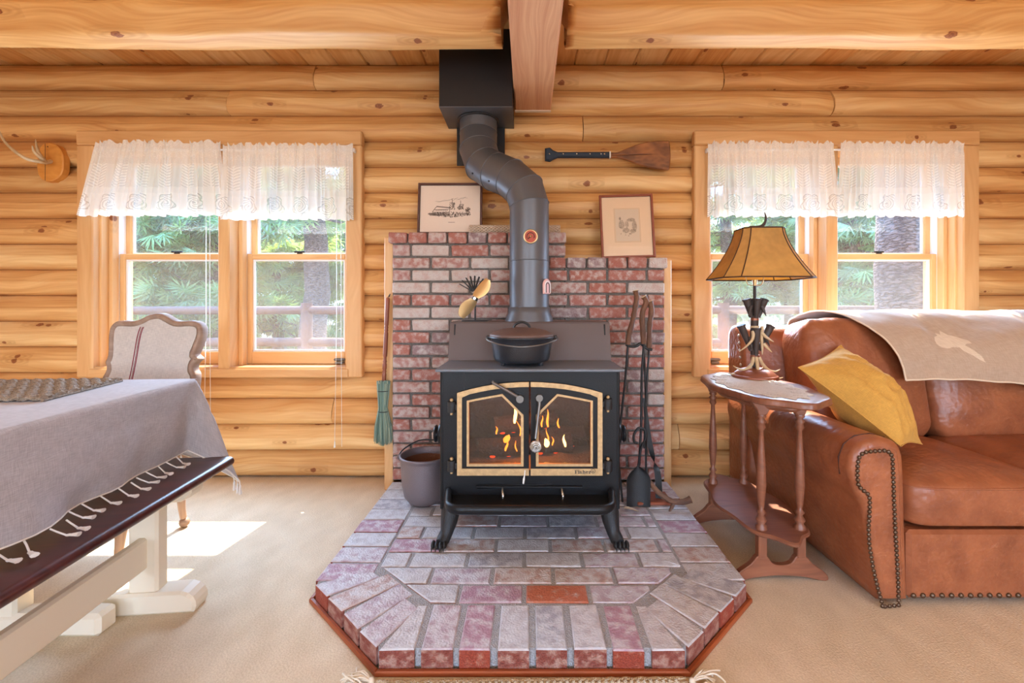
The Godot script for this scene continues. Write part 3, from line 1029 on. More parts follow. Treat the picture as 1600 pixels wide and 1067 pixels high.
func build_outside() -> void:
	# a spray of needles: thin tapering leaves round a twig
	O = Vector3.ZERO
	var st := S(false)
	for i in 15:
		var a := -1.0 + 2.0 * i / 14.0
		var b := (i % 3 - 1) * 0.35
		var dirn := Vector3(cos(a), b, sin(a)) * (0.30 - 0.07 * absf(a))
		var side := Vector3(-sin(a), 0.3, cos(a)) * 0.013
		vert(st, Vector3.ZERO); vert(st, dirn * 0.6 + side); vert(st, dirn)
		vert(st, Vector3.ZERO); vert(st, dirn); vert(st, dirn * 0.6 - side)
	M.tuft = commit(st)
	var g := part("ground", slab(-60, 60, -0.9, -0.6, 3.2, 90.0, 0.0), M.soil, self, "dry sunlit ground outside the windows")
	g.set_meta("kind", "structure")
	var dk := setting("deck", "weathered deck outside the windows")
	for b in [[-8.0, 3.4], [4.45, 8.0]]:
		part("deck_floor", slab(b[0], b[1], -0.12, -0.05, 2.9, 5.3, 0.01), M.deck, dk)
	var joist := S(false)
	for x in [-7.8, -4.0, 0.0, 3.3, 4.55, 7.8]: box(joist, V(x, -0.36, 4.9), Vector3(0.14, 0.5, 0.14))
	part("deck_footing", joist, M.rail, dk)
	var rl := thing("deck_railing", "weathered log railing along the deck outside the windows", "railing", V(0, -0.05, 5.16))
	part("rail", tb([V(-8, 0.965, 5.16), V(-3, 0.975, 5.16), V(3, 0.98, 5.16), V(8, 0.985, 5.16)], 0.048, 12), M.rail, rl)
	part("rail", tb([V(-8, 0.60, 5.16), V(-3, 0.61, 5.16), V(3, 0.60, 5.16), V(8, 0.61, 5.16)], 0.05, 12), M.rail, rl)
	for x in [-7.2, -4.9, -2.55, 0.2, 2.25, 4.62, 6.6]:
		part("post", tb([V(x, -0.05, 5.16), V(x, 1.06, 5.16)], 0.062, 12), M.rail, rl)
	var green := Color(0.32, 0.43, 0.21)
	conifer("pine_tree", "thick straight pine trunk behind the right sash of the left window", 492, 8.5, 0.27, 7.0, 3.4, 2.0, 1500, 1, green)
	conifer("pine_tree", "thin dark trunk left of the thick pine in the left window", 432, 13.0, 0.15, 8.0, 1.0, 2.2, 3000, 2, green)
	conifer("pine_tree", "slender pine behind the mullion of the left window", 340, 9.4, 0.12, 7.0, 1.6, 1.6, 2300, 3, green)
	conifer("oak_tree", "dark leaning trunk at the left edge of the left window", 190, 9.0, 0.15, 7.0, 1.2, 2.2, 2200, 4, green, 0.12)
	conifer("pine_tree", "massive rough pine trunk close behind the right window", 1411, 4.72, 0.29, 6.0, 3.6, 1.6, 700, 5, green)
	conifer("pine_tree", "dark pine behind the lamp finial in the right window", 1138, 12.0, 0.2, 8.0, 1.8, 2.4, 2600, 6, green)
	conifer("pine_tree", "bushy pine left of the massive trunk in the right window", 1335, 9.5, 0.1, 6.5, 0.5, 2.0, 3200, 7, green)
	conifer("pine_tree", "feathery pine branch tree above the lamp in the right window", 1235, 13.0, 0.14, 8.0, 2.2, 2.6, 2600, 8, green)
	var far := [
		[150, 17.0, 0.3, "conifer far behind the railing, at the left edge of the left window"],
		[262, 15.0, 0.2, "far conifer behind the upholstered chair back"],
		[305, 21.0, 0.4, "distant conifer in the middle of the left window's left sash"],
		[388, 16.5, 0.1, "distant low-branched conifer between the two trunks of the left window"],
		[465, 20.0, 0.3, "distant conifer just left of the thick trunk in the left window"],
		[545, 14.0, 0.2, "distant conifer at the right edge of the left window"],
		[1065, 19.0, 0.4, "distant conifer at the left edge of the right window"],
		[1175, 24.0, 1.2, "farthest conifer across the ground in the right window"],
		[1296, 18.5, 0.2, "distant conifer behind the mullion of the right window"],
		[1372, 14.5, 0.2, "distant conifer just left of the massive trunk in the right window"],
		[1478, 15.5, 0.2, "distant conifer just right of the massive trunk in the right window"]]
	for i in far.size():
		var f: Array = far[i]
		conifer("fir_tree", f[3], f[0], f[1], 0.16, 8.5 if f[0] < 1100 else 8.0, f[2], 2.7, 3400, 20 + i, green)


# ---------------------------------------------------------------- hearth and brick wall

func wobble(poly: PackedVector2Array, by: float) -> PackedVector2Array:
	var out := PackedVector2Array()
	for p in poly: out.append(p + Vector2(rng.randf_range(-by, by), rng.randf_range(-by, by)))
	return out


# a paving brick from its outline (x, depth): worn top and chamfer in one surface, sides in another
func paver(poly: PackedVector2Array, top: Material, side: Material, parent: Node, chip := -1) -> void:
	if Geometry2D.is_polygon_clockwise(poly): poly.reverse()
	var y := HT + rng.randf_range(-0.002, 0.0015)
	var mid := Vector2.ZERO
	for p in poly: mid += p / poly.size()
	var inside := V(mid.x, 0.03, mid.y)
	var a := S(false)
	var b := S(false)
	var inn := inset(poly, 0.0035)
	var n := poly.size()
	var hs := []
	for i in n: hs.append(y + rng.randf_range(-0.0015, 0.001))
	for i in n:
		var j := (i + 1) % n
		tri_out(a, V(inn[i].x, hs[i], inn[i].y), V(inn[j].x, hs[j], inn[j].y), V(mid.x, y, mid.y), inside)
		quad_out(a, V(inn[i].x, hs[i], inn[i].y), V(inn[j].x, hs[j], inn[j].y), V(poly[j].x, hs[j] - 0.0035, poly[j].y), V(poly[i].x, hs[i] - 0.0035, poly[i].y), inside)
		quad_out(b, V(poly[i].x, hs[i] - 0.0035, poly[i].y), V(poly[j].x, hs[j] - 0.0035, poly[j].y), V(poly[j].x, 0.013, poly[j].y), V(poly[i].x, 0.013, poly[i].y), inside)
	var mesh := commit(a)
	b.generate_normals()
	mesh = b.commit(mesh)
	mesh.surface_set_material(0, top)
	mesh.surface_set_material(1, side)
	var o := MeshInstance3D.new()
	o.name = "brick"
	o.mesh = mesh
	parent.add_child(o, true)


func build_hearth() -> void:
	var h := thing("brick_hearth", "raised hearth of whitewashed old bricks with clipped front corners under the stove", "hearth", V(0.01, 0, 1.85))
	var L := -0.733
	var R := 0.752
	var fl := -0.413
	var fr := 0.437
	var df := 1.235
	var dc := 1.535
	var db := 2.43
	var outline := PackedVector2Array([Vector2(fl, df), Vector2(fr, df), Vector2(R, dc), Vector2(R, db), Vector2(L, db), Vector2(L, dc)])
	var lay := Basis(Vector3.RIGHT, Vector3(0, 0, -1), Vector3.UP)
	var core := inset(outline, 0.010)
	part("mortar_bed", pr(core, 0.0, HT - 0.0045, Vector3.ZERO, lay), M.mortar, h)
	# reddish wood strip round the foot of the bricks
	var strip_out := inset(outline, -0.014)
	for i in [5, 0, 1, 2, 4]:
		var j: int = (i + 1) % 6
		part("edge_strip", pr(PackedVector2Array([strip_out[i], strip_out[j], outline[j], outline[i]]), 0.0, 0.016, Vector3.ZERO, lay, 0.003), M.red_trim, h)
	var count := 0
	var pick := func() -> Material: return M.hearth_brick[[0, 1, 3, 1, 4, 2, 1, 0, 4, 1, 3][rng.randi() % 11]]
	var ends := func() -> Material: return M.brick_end[rng.randi() % 2]
	# soldier row along the front
	var front_tops := [1, 0, 2, 1, 4, 1, 2, 1]
	for i in 8:
		var x0 := lerpf(fl, fr, i / 8.0) + (0.010 if i > 0 else 0.003)
		var x1 := lerpf(fl, fr, (i + 1) / 8.0) - (0.009 if i < 7 else 0.003)
		var tb0 := x0 + (0.06 if i == 0 else 0.0)
		var tb1 := x1 - (0.06 if i == 7 else 0.0)
		paver(wobble([Vector2(x0, df), Vector2(x1, df), Vector2(tb1, df + 0.185), Vector2(tb0, df + 0.185)], 0.002), M.hearth_brick[front_tops[i]], ends.call(), h)
	# bricks across the clipped corners
	for s in 2:
		var a := Vector2(fl, df) if s == 0 else Vector2(fr, df)
		var b := Vector2(L, dc) if s == 0 else Vector2(R, dc)
		var along := (b - a).normalized()
		var inw := Vector2(0.688, 0.727) if s == 0 else Vector2(-0.688, 0.727)
		var len_ := a.distance_to(b)
		for i in 4:
			var p0 := a + along * (len_ * i / 4.0 + (0.008 if i > 0 else 0.014))
			var p1 := a + along * (len_ * (i + 1) / 4.0 - (0.006 if i < 3 else 0.012))
			var skew := along * (0.030 * (1.5 - i))
			var deep := 0.20 if i in [1, 2] else 0.17
			paver(wobble([p0, p1, p1 + inw * deep + skew - along * 0.008, p0 + inw * deep + skew + along * 0.008], 0.002), pick.call(), ends.call(), h)
	# bricks square to the two sides
	for s in 2:
		var e := L if s == 0 else R
		var sg := 1.0 if s == 0 else -1.0
		for i in 8:
			var d0 := lerpf(dc + 0.012, db, i / 8.0) + 0.004
			var d1 := lerpf(dc + 0.012, db, (i + 1) / 8.0) - 0.005
			paver(wobble([Vector2(e, d0), Vector2(e + sg * 0.185, d0), Vector2(e + sg * 0.185, d1), Vector2(e, d1)], 0.002), pick.call(), ends.call(), h)
	# running bond inside the border
	var inner := PackedVector2Array([Vector2(fl + 0.10, df + 0.197), Vector2(fr - 0.10, df + 0.197), Vector2(R - 0.195, dc + 0.10), Vector2(R - 0.195, db), Vector2(L + 0.195, db), Vector2(L + 0.195, dc + 0.10)])
	for r in 10:
		var d0 := df + 0.197 + r * 0.1
		for i in 8:
			var x0 := -0.86 + i * 0.2135 + (0.1 if r % 2 else 0.0)
			var cell := PackedVector2Array([Vector2(x0, d0), Vector2(x0 + 0.201, d0), Vector2(x0 + 0.201, d0 + 0.089), Vector2(x0, d0 + 0.089)])
			for p in Geometry2D.intersect_polygons(cell, inner):
				if absf(area(p)) > 0.0022:
					var m: Material = pick.call()
					if r == 0 and i in [3, 4]: m = M.hearth_brick[5 if i == 4 else 2]  # redder bricks paint in the middle that the stove shades from both windows
					if r == 1 and i in [3, 4]: m = M.hearth_brick[3]
					paver(wobble(p, 0.0015), m, ends.call(), h)


func area(p: PackedVector2Array) -> float:
	var a := 0.0
	for i in p.size(): a += p[i].cross(p[(i + 1) % p.size()]) / 2
	return a


func build_brick_wall() -> void:
	var w := thing("brick_wall", "stepped wall of reclaimed red bricks with grey mortar behind the stove", "brick wall", V(0, HT, 2.5))
	var db := 2.43
	var pitch := 0.0676
	var core := S(false)
	box(core, V(-0.27, HT + 10 * pitch - 0.004, db + 0.12), Vector3(0.935, 20 * pitch - 0.008, 0.21), 0.0)
	box(core, V(0.47, HT + 9 * pitch - 0.004, db + 0.12), Vector3(0.535, 18 * pitch - 0.008, 0.21), 0.0)
	part("mortar", core, M.mortar_dark, w)
	O = Vector3.ZERO
	var meshes := {}
	for size in [0.200, 0.094, 0.098, 0.150]:
		meshes[size] = []
		for k in 5: meshes[size].append(commit(bx(Vector3.ZERO, Vector3(size, 0.0565, 0.09), 0.005, Basis.IDENTITY, 0.0018)))
	var lay := func(size: float, x: float, k: int, out: float, m: int, stretch := 1.0) -> void:
		place("brick", meshes[size][rng.randi() % 5], M.brick[m], w, Transform3D(Basis(Vector3.UP, rng.randf_range(-0.006, 0.006)) * Basis.from_scale(Vector3(stretch, 1, 1)), V(x, HT + (k + 0.5) * pitch, db + 0.045 - out + rng.randf_range(-0.0025, 0.0025)) - w.position))
	var tone := [0, 1, 2, 0, 3, 4, 2, 6, 1, 2, 4, 3, 0, 5, 2]
	for k in 20:
		var left := -0.735
		var right := 0.742 if k < 18 else 0.205
		if k == 19 or k == 17:
			# capping course of short bricks, a little proud
			var x0: float = -0.757 if k == 19 else 0.212
			if k == 17: right = 0.757
			var x := x0 + 0.05
			while x < (0.215 if k == 19 else 0.757) - 0.03:
				lay.call(0.098, x, k, 0.012, [5, 2, 1, 6, 1, 2, 4, 3, 1, 5][rng.randi() % 10])
				x += 0.108 if k == 19 else 0.1105
			if k == 19: continue
			right = 0.205
		var x := left + (0.0 if k % 2 else 0.1065)
		if k % 2 == 0: lay.call(0.094, left + 0.047, k, 0.0, tone[rng.randi() % 15])
		while x < right - 0.04:
			var room := right - x
			var size := 0.200 if room > 0.198 else (0.150 if room > 0.148 else 0.094)
			var m: int = tone[rng.randi() % 15]
			if x > 0.15 and rng.randf() < 0.45: m = [1, 6, 0][rng.randi() % 3]
			if x < -0.3 and k > 9 and rng.randf() < 0.35: m = 4
			if room > 0.198 and room < 0.26:
				size = 0.200
			elif room <= 0.198:
				# the last brick is cut to fit
				lay.call(0.200 if room > 0.13 else 0.094, x + room / 2, k, 0.0, m, room / (0.200 if room > 0.13 else 0.094))
				break
			lay.call(size, x + size / 2, k, 0.0, m)
			x += 0.2135
	# pine boards closing the gap between the bricks and the logs
	var t1 := part("trim_1", slab(-0.793, -0.742, 0.0, 1.395, 2.47, 2.66, 0.004), M.trim, self, "pine edge board left of the brick wall")
	t1.set_meta("kind", "structure")
	var t2 := part("trim_2", slab(0.748, 0.792, 0.0, 1.272, 2.47, 2.66, 0.004), M.trim, self, "pine edge board right of the brick wall")
	t2.set_meta("kind", "structure")


# ---------------------------------------------------------------- stove

func sp(x: float, y: float, d := 1.8) -> Vector2:   # a point measured on the stove's front, in room x and y
	var p := at(660.0 + x / 2.668, 480.0 + y / 2.668, d)
	return Vector2(p.x, p.y)


func sv(x: float, y: float, d := 1.8) -> Vector3:
	var p := sp(x, y, 1.8)
	return V(p.x, p.y, d)


func build_stove() -> void:
	var c := 0.008
	var t := thing("wood_stove", "black cast wood stove with two arched brass-trimmed glass doors on the hearth", "stove", V(c, HT, 2.08))
	var hw := 0.358
	# outlines of the doors, measured on the photograph at the depth of the front
	var arch := [Vector2(148, 353), Vector2(200, 338), Vector2(250, 327), Vector2(300, 318), Vector2(350, 312.5), Vector2(400, 309), Vector2(444, 308)]
	var left := PackedVector2Array([sp(444, 693), sp(148, 693)])
	for a in arch: left.append(sp(a.x, a.y))
	var mirror := func(p: PackedVector2Array) -> PackedVector2Array:
		var o := PackedVector2Array()
		var axis := sp(447.5, 0).x
		for q in p: o.append(Vector2(2 * axis - q.x, q.y))
		return o
	# shell with an opening behind the doors
	var door_all := PackedVector2Array([sp(160, 682), sp(735, 682), sp(735, 366), sp(447, 322), sp(160, 366)])
	var shell_out := PackedVector2Array([Vector2(c - hw, 0.20), Vector2(c + hw, 0.20), Vector2(c + hw, 0.752), Vector2(c, 0.752), Vector2(c - hw, 0.752)])
	part("front_panel", rg(shell_out, door_all, 1.80, 1.812), M.iron, t)
	for s in [-1.0, 1.0]:
		var side := PackedVector2Array([Vector2(1.80, 0.20), Vector2(2.34, 0.20), Vector2(2.34, 0.93), Vector2(2.11, 0.93), Vector2(2.07, 0.755), Vector2(1.80, 0.755)])
		part("side_panel", pr(side, 0.0, 0.012, Vector3(c + s * hw - (0.012 if s > 0 else 0.0), 0, 0), Basis(Vector3(0, 0, -1), Vector3.UP, Vector3.RIGHT), 0.003), M.iron, t)
		part("corner_bead", tb([V(c + s * (hw - 0.004), 0.2, 1.806), V(c + s * (hw - 0.004), 0.752, 1.806)], 0.008, 10), M.iron, t)
	part("back_panel", slab(c - hw, c + hw, 0.20, 0.93, 2.335, 2.347), M.iron, t)
	part("bottom_panel", slab(c - hw, c + hw, 0.195, 0.21, 1.80, 2.34), M.iron, t)
	part("seam", slab(sp(174, 0).x - 0.001, sp(174, 0).x + 0.001, sp(0, 345).y, 0.75, 1.798, 1.803, 0.0), M.dark_iron, t)
	part("top_plate", slab(c - 0.376, c + 0.376, 0.753, 0.765, 1.775, 2.085, 0.003), M.stove_top_sheen, t, "lower top plate with bluish window sheen painted into its grey")
	var rs := S(false)
	prism(rs, PackedVector2Array([Vector2(2.07, 0.765), Vector2(2.082, 0.765), Vector2(2.125, 0.932), Vector2(2.15, 0.940), Vector2(2.13, 0.940), Vector2(2.112, 0.934)]), -0.376, 0.376, Vector3(c, 0, 0), Basis(Vector3(0, 0, -1), Vector3.UP, Vector3.RIGHT), 0.0)
	part("sloped_riser", rs, M.stove_brown, t, "brown heat-tinted sloping plate")
	part("upper_plate", slab(c - 0.376, c + 0.376, 0.929, 0.941, 2.118, 2.365, 0.003), M.stove_brown, t)
	# firebox
	var fb := S(false)
	box(fb, V(c, 0.45, 2.31), Vector3(0.68, 0.48, 0.03), 0.0)
	box(fb, V(c - 0.335, 0.45, 2.07), Vector3(0.02, 0.48, 0.48), 0.0)
	box(fb, V(c + 0.335, 0.45, 2.07), Vector3(0.02, 0.48, 0.48), 0.0)
	box(fb, V(c, 0.705, 2.07), Vector3(0.68, 0.02, 0.48), 0.0)
	part("firebrick_lining", fb, M.firebrick, t, "soot-dark firebrick lining")
	var bed := S()
	var bn := noise(41, 7.0, 3)
	var rows := []
	for i in 15:
		var row := []
		for j in 11: row.append(V(c - 0.325 + 0.65 * i / 14.0, 0.335 + bn.get_noise_2d(i * 0.06, j * 0.06) * 0.03, 1.835 + 0.45 * j / 10.0))
		rows.append(row)
	sheet(bed, rows)
	part("ash_bed", bed, M.ash, t, "pale ash bed")
	var grate := S(false)
	box(grate, V(c, 0.27, 2.06), Vector3(0.65, 0.10, 0.47), 0.0)
	part("fire_floor", grate, M.firebrick, t)
	# doors
	for s in 2:
		var outer := left
		var win := PackedVector2Array([sp(422, 655), sp(188, 655), sp(188, 385), sp(240, 374), sp(290, 365), sp(335, 357), sp(368, 390), sp(400, 422), sp(422, 444)])
		# as many points on the opening as on the door
		if s == 1:
			outer = mirror.call(left)
			win = mirror.call(win)
		var face := MeshInstance3D.new()
		var dm := 0.0
		face = part("door", rg(outer, win, 1.782, 1.802), M.iron, t)
		# brass edging: bottom, hinge side, arch
		var edge := PackedVector2Array()
		var e_in := PackedVector2Array()
		var inn := PackedVector2Array([sp(444, 665), sp(168, 665), sp(168, 372)])
		for a in arch.slice(1): inn.append(sp(maxf(a.x, 170), a.y + 20))
		if s == 1: inn = mirror.call(inn)
		part("brass_edging", rg(outer, inn, 1.777, 1.784, true), M.brass, face, "worn brass edging")
		var k := PackedVector2Array([sp(411, 645), sp(197, 645), sp(197, 391), sp(240, 382), sp(290, 373), sp(332, 366), sp(362, 396), sp(392, 426), sp(411, 447)])
		if s == 1: k = mirror.call(k)
		part("window_trim", rg(win, k, 1.776, 1.790), M.brass, face, "brass window trim")
		part("glass", pr(k, -0.002, 0.002, V(0, 0, 1.796)), M.stove_glass, face, "sooty door glass")
		for y in [[412, 655], [400, 655]][s]:
			var hx: float = 124.0 if s == 0 else 771.0
			var hg := S(false)
			box(hg, sv(lerpf(hx, 447, 0.045), y, 1.788), Vector3(0.034, 0.026, 0.014), 0.003)
			tube(hg, [sv(hx, y + 22, 1.786), sv(hx, y - 22, 1.786)], 0.0165, 12)
			var hinge := part("hinge", hg, M.iron_rough, face)
			var pin := S()
			ball(pin, sv(hx, y - 28, 1.786), 0.0075, 10)
			tube(pin, [sv(hx, y + 22, 1.786), sv(hx, y + 33, 1.786)], 0.0055, 8)
			part("hinge_pin", pin, M.brass, hinge, "brass hinge finial")
	# latch handles
	var hl := S()
	tube(hl, [sv(412, 376, 1.775), sv(380, 356, 1.765), sv(340, 330, 1.755), sv(300, 306, 1.745), sv(295, 298, 1.742)], [0.007, 0.0068, 0.0066, 0.0066, 0.005], 10)
	tube(hl, [sv(407, 376, 1.782), sv(407, 376, 1.762)], 0.015, 14)
	part("latch_lever", hl, M.pewter, t)
	var hr := S()
	tube(hr, [sv(487, 372, 1.775), sv(487, 400, 1.768), sv(478, 470, 1.752), sv(471, 530, 1.742)], [0.008, 0.0065, 0.006, 0.006], 10)
	tube(hr, [sv(487, 372, 1.784), sv(487, 372, 1.762)], 0.014, 14)
	var handle := part("latch_lever", hr, M.pewter, t)
	var coil := S()
	var cp := []
	for i in 90:
		var u := i / 89.0
		var r := 0.021 * sin(PI * (0.12 + 0.84 * u))
		cp.append(sv(471, 560, 1.735) + Vector3(cos(i * 0.55) * r, sin(i * 0.55) * r, -0.016 + 0.034 * u))
	tube(coil, cp, 0.0032, 6)
	ball(coil, sv(471, 560, 1.737), 0.013, 10)
	part("spring_knob", coil, M.steel, handle, "coiled silver spring knob")
	part("latch_tongue", tb([sv(428, 670, 1.774), sv(426, 690, 1.772), sv(423, 705, 1.77), sv(421, 722, 1.77)], [0.004, 0.004, 0.009, 0.007], 8, true, 0.5), M.white, t, "pale latch tongue")
	# lettering on the brass edge of the right door
	var tm := TextMesh.new()
	var font := SystemFont.new()
	font.font_names = PackedStringArray(["Droid Serif"])
	font.font_italic = true
	font.font_weight = 700
	tm.font = font
	tm.text = "Fisher"
	tm.font_size = 20
	tm.pixel_size = 0.0009
	tm.depth = 0.001
	place("lettering", tm, M.dark_iron, t, Transform3D(Basis.IDENTITY.scaled(Vector3(1.15, 1, 1)), sv(666, 678, 1.7765) - O), "raised dark script lettering")
	var tr := TextMesh.new()
	tr.font = font
	tr.text = "R"
	tr.font_size = 10
	tr.pixel_size = 0.0009
	tr.depth = 0.001
	place("lettering", tr, M.dark_iron, t, Transform3D(Basis.IDENTITY, sv(708, 676, 1.7765) - O))
	var circ := []
	for i in 21: circ.append(sv(708, 674, 1.7765) + Vector3(cos(TAU * i / 20), sin(TAU * i / 20), 0) * 0.0085)
	part("lettering", tb(circ, 0.0009, 5, false), M.dark_iron, t)
	# draft slide with two knobs
	var ds := S()
	tube(ds, [sv(225, 746, 1.796), sv(665, 746, 1.796)], 0.0085, 10, true, 0.6)
	tube(ds, [sv(232, 746, 1.790), sv(232, 752, 1.790), sv(540, 734, 1.7895), sv(230, 738, 1.7895)], 0.002, 6)
	part("draft_slide", ds, M.iron, t)
	for x in [335, 580]:
		var kn := S()
		tube(kn, [sv(x, 748, 1.795), sv(x, 755, 1.775), sv(x + 3, 770, 1.765), sv(x + 3, 782, 1.762)], [0.005, 0.0045, 0.006, 0.0035], 10)
		part("draft_knob", kn, M.steel, t)
	# ash shelf with a turned-up rim
	var shelf := PackedVector2Array()
	var half := 0.325
	for q in [[-half, 1.80], [-half + 0.004, 1.74]]: shelf.append(Vector2(q[0] + c, q[1]))
	for i in 7:
		var a := PI / 2 * i / 6
		shelf.append(Vector2(c - half + 0.075 - 0.062 * cos(a), 1.70 - 0.06 * sin(a)))
	for i in 7:
		var a := PI / 2 * i / 6
		shelf.append(Vector2(c + half - 0.075 + 0.062 * sin(a), 1.70 - 0.06 * cos(a)))
	for q in [[half - 0.004, 1.74], [half, 1.80]]: shelf.append(Vector2(q[0] + c, q[1]))
	var sh := part("ash_shelf", pr(shelf, 0.248, 0.258, Vector3.ZERO, Basis(Vector3.RIGHT, Vector3(0, 0, -1), Vector3.UP), 0.002), M.iron, t)
	var rim := []
	for i in range(1, shelf.size() - 1): rim.append(V(shelf[i].x, 0.2655, shelf[i].y + 0.006))
	rim[0] = V(c - half, 0.274, 1.79)
	rim[rim.size() - 1] = V(c + half, 0.274, 1.79)
	var rt := S()
	tube(rt, rim, 0.0135, 10, true, 1.35)
	part("shelf_rim", rt, M.iron, sh)
	# legs ending in paws
	for s in [-1.0, 1.0]:
		for back in 2:
			var dd := 0.0 if back == 0 else 0.46
			var lg := S()
			var bxx: float = c + s * 0.322
			tube(lg, [V(bxx, 0.285 if back else 0.245, 1.83 + dd), V(bxx - s * 0.002, 0.20, 1.825 + dd), V(bxx + s * 0.004, 0.15, 1.805 + dd), V(bxx + s * 0.012, 0.11, 1.795 + dd), V(bxx + s * 0.022, HT + 0.022, 1.775 + dd), V(bxx + s * 0.03, HT + 0.016, 1.755 + dd)], [0.038, 0.040, 0.034, 0.026, 0.026, 0.020], 16)
			for q in 4:
				var off := (q - 1.5) * 0.0155
				ball(lg, V(bxx + s * 0.034 + off, HT + 0.014, 1.744 + dd + absf(q - 1.5) * 0.006), 0.0145, 12, Vector3(0.62, 0.95, 1.5))
				tube(lg, [V(bxx + s * 0.034 + off, HT + 0.013, 1.728 + dd), V(bxx + s * 0.034 + off, HT + 0.003, 1.716 + dd)], [0.004, 0.001], 6)
			part("leg", lg, M.iron_rough, t)
	# round lugs on both sides
	for s in [-1.0, 1.0]:
		var lug := S()
		lathe(lug, [Vector2(0, 0), Vector2(0.022, 0), Vector2(0.022, 0), Vector2(0.022, 0.014), Vector2(0.044, 0.018), Vector2(0.048, 0.028), Vector2(0.044, 0.038), Vector2(0.030, 0.042), Vector2(0.030, 0.046), Vector2(0.038, 0.052), Vector2(0.034, 0.060), Vector2(0.0, 0.062)], V(c + s * hw, 0.455, 1.97), 28, Basis(Vector3(0, 1, 0), Vector3(s, 0, 0), Vector3(0, 0, 1)))
		part("side_draft_cap", lug, M.iron, t)
	build_fire(c)


func build_fire(c: float) -> void:
	var k := 0
	for b in [[V(c - 0.23, 0.375, 2.02), V(c + 0.19, 0.385, 2.08), 0.045, "split log lying at the front of the stove fire"], [V(c - 0.12, 0.38, 2.2), V(c + 0.27, 0.39, 2.16), 0.05, "charred log at the back of the stove fire"], [V(c - 0.17, 0.46, 2.08), V(c + 0.12, 0.47, 2.18), 0.042, "top log of the burning pile in the stove"]]:
		var l := thing("firewood_log", b[3], "firewood", b[0], "logs burning in the stove")
		var n := noise(60 + k, 6.0, 2)
		var pts := []
		var rad := []
		for i in 9:
			pts.append((b[0] as Vector3).lerp(b[1], i / 8.0) + Vector3(0, n.get_noise_1d(i * 0.3) * 0.01, 0))
			rad.append(b[2] * (1.0 + n.get_noise_1d(i * 0.5 + 9.0) * 0.25))
		part("log", tb(pts, rad, 9), M.char, l)
		var em := S()
		for i in 5: ball(em, (b[0] as Vector3).lerp(b[1], 0.15 + 0.17 * i) + Vector3(0, -0.8 * b[2], 0.02), 0.009, 8, Vector3(1.5, 0.7, 1))
		part("ember_glow", em, M.ember, l, "glowing embers")
		k += 1
	var fire := thing("fire", "orange flames burning behind the stove doors", "fire", V(c, 0.36, 2.0))
	# foot of each flame in the frame's front coordinates, its height and width
	for f in [[388, 482, 66, 30, 1.90, 1], [408, 535, 50, 14, 1.92, 0], [312, 528, 26, 16, 1.94, 0], [350, 560, 24, 55, 1.95, 0], [350, 598, 36, 20, 1.92, 0], [392, 600, 36, 12, 1.9, 0], [525, 498, 62, 22, 1.96, 0], [568, 502, 34, 16, 1.98, 0], [515, 578, 26, 50, 1.9, 1], [522, 560, 44, 14, 1.94, 0], [592, 580, 40, 24, 1.9, 1], [500, 498, 40, 16, 2.0, 0], [545, 575, 30, 14, 1.97, 0]]:
		var kk: float = 1.8 / F / 2.668
		var foot := at(660.0 + f[0] / 2.668, 480.0 + f[1] / 2.668, f[4])
		var h: float = f[2] * kk * 1.30
		var w: float = f[3] * kk * 0.62
		var pts := []
		var rad := []
		var sway := rng.randf_range(-0.012, 0.012)
		for i in 8:
			var u := i / 7.0
			pts.append(foot + Vector3(sin(u * 5.0 + f[0]) * 0.004 + sway * u * u, h * u, 0))
			rad.append(maxf(0.0006, w * pow(sin(PI * (0.18 + 0.80 * u)), 0.9) * (1.0 - 0.35 * u)))
		part("flame", tb(pts, rad, 8, true, 0.45), M.flame_core if f[5] else M.flame, fire)
	var o := OmniLight3D.new()
	o.name = "fire_light"
	o.light_color = Color(1.0, 0.5, 0.18)
	o.light_energy = 0.10
	o.light_size = 0.06
	o.omni_range = 8.0
	o.omni_attenuation = 2.0
	o.shadow_enabled = true
	o.position = V(c, 0.56, 1.93)
	add_child(o)


# ---------------------------------------------------------------- stovepipe

func pp(x: float, y: float, d: float) -> Vector3:
	return at(640.0 + x / 3.138, 60.0 + y / 3.138, d)


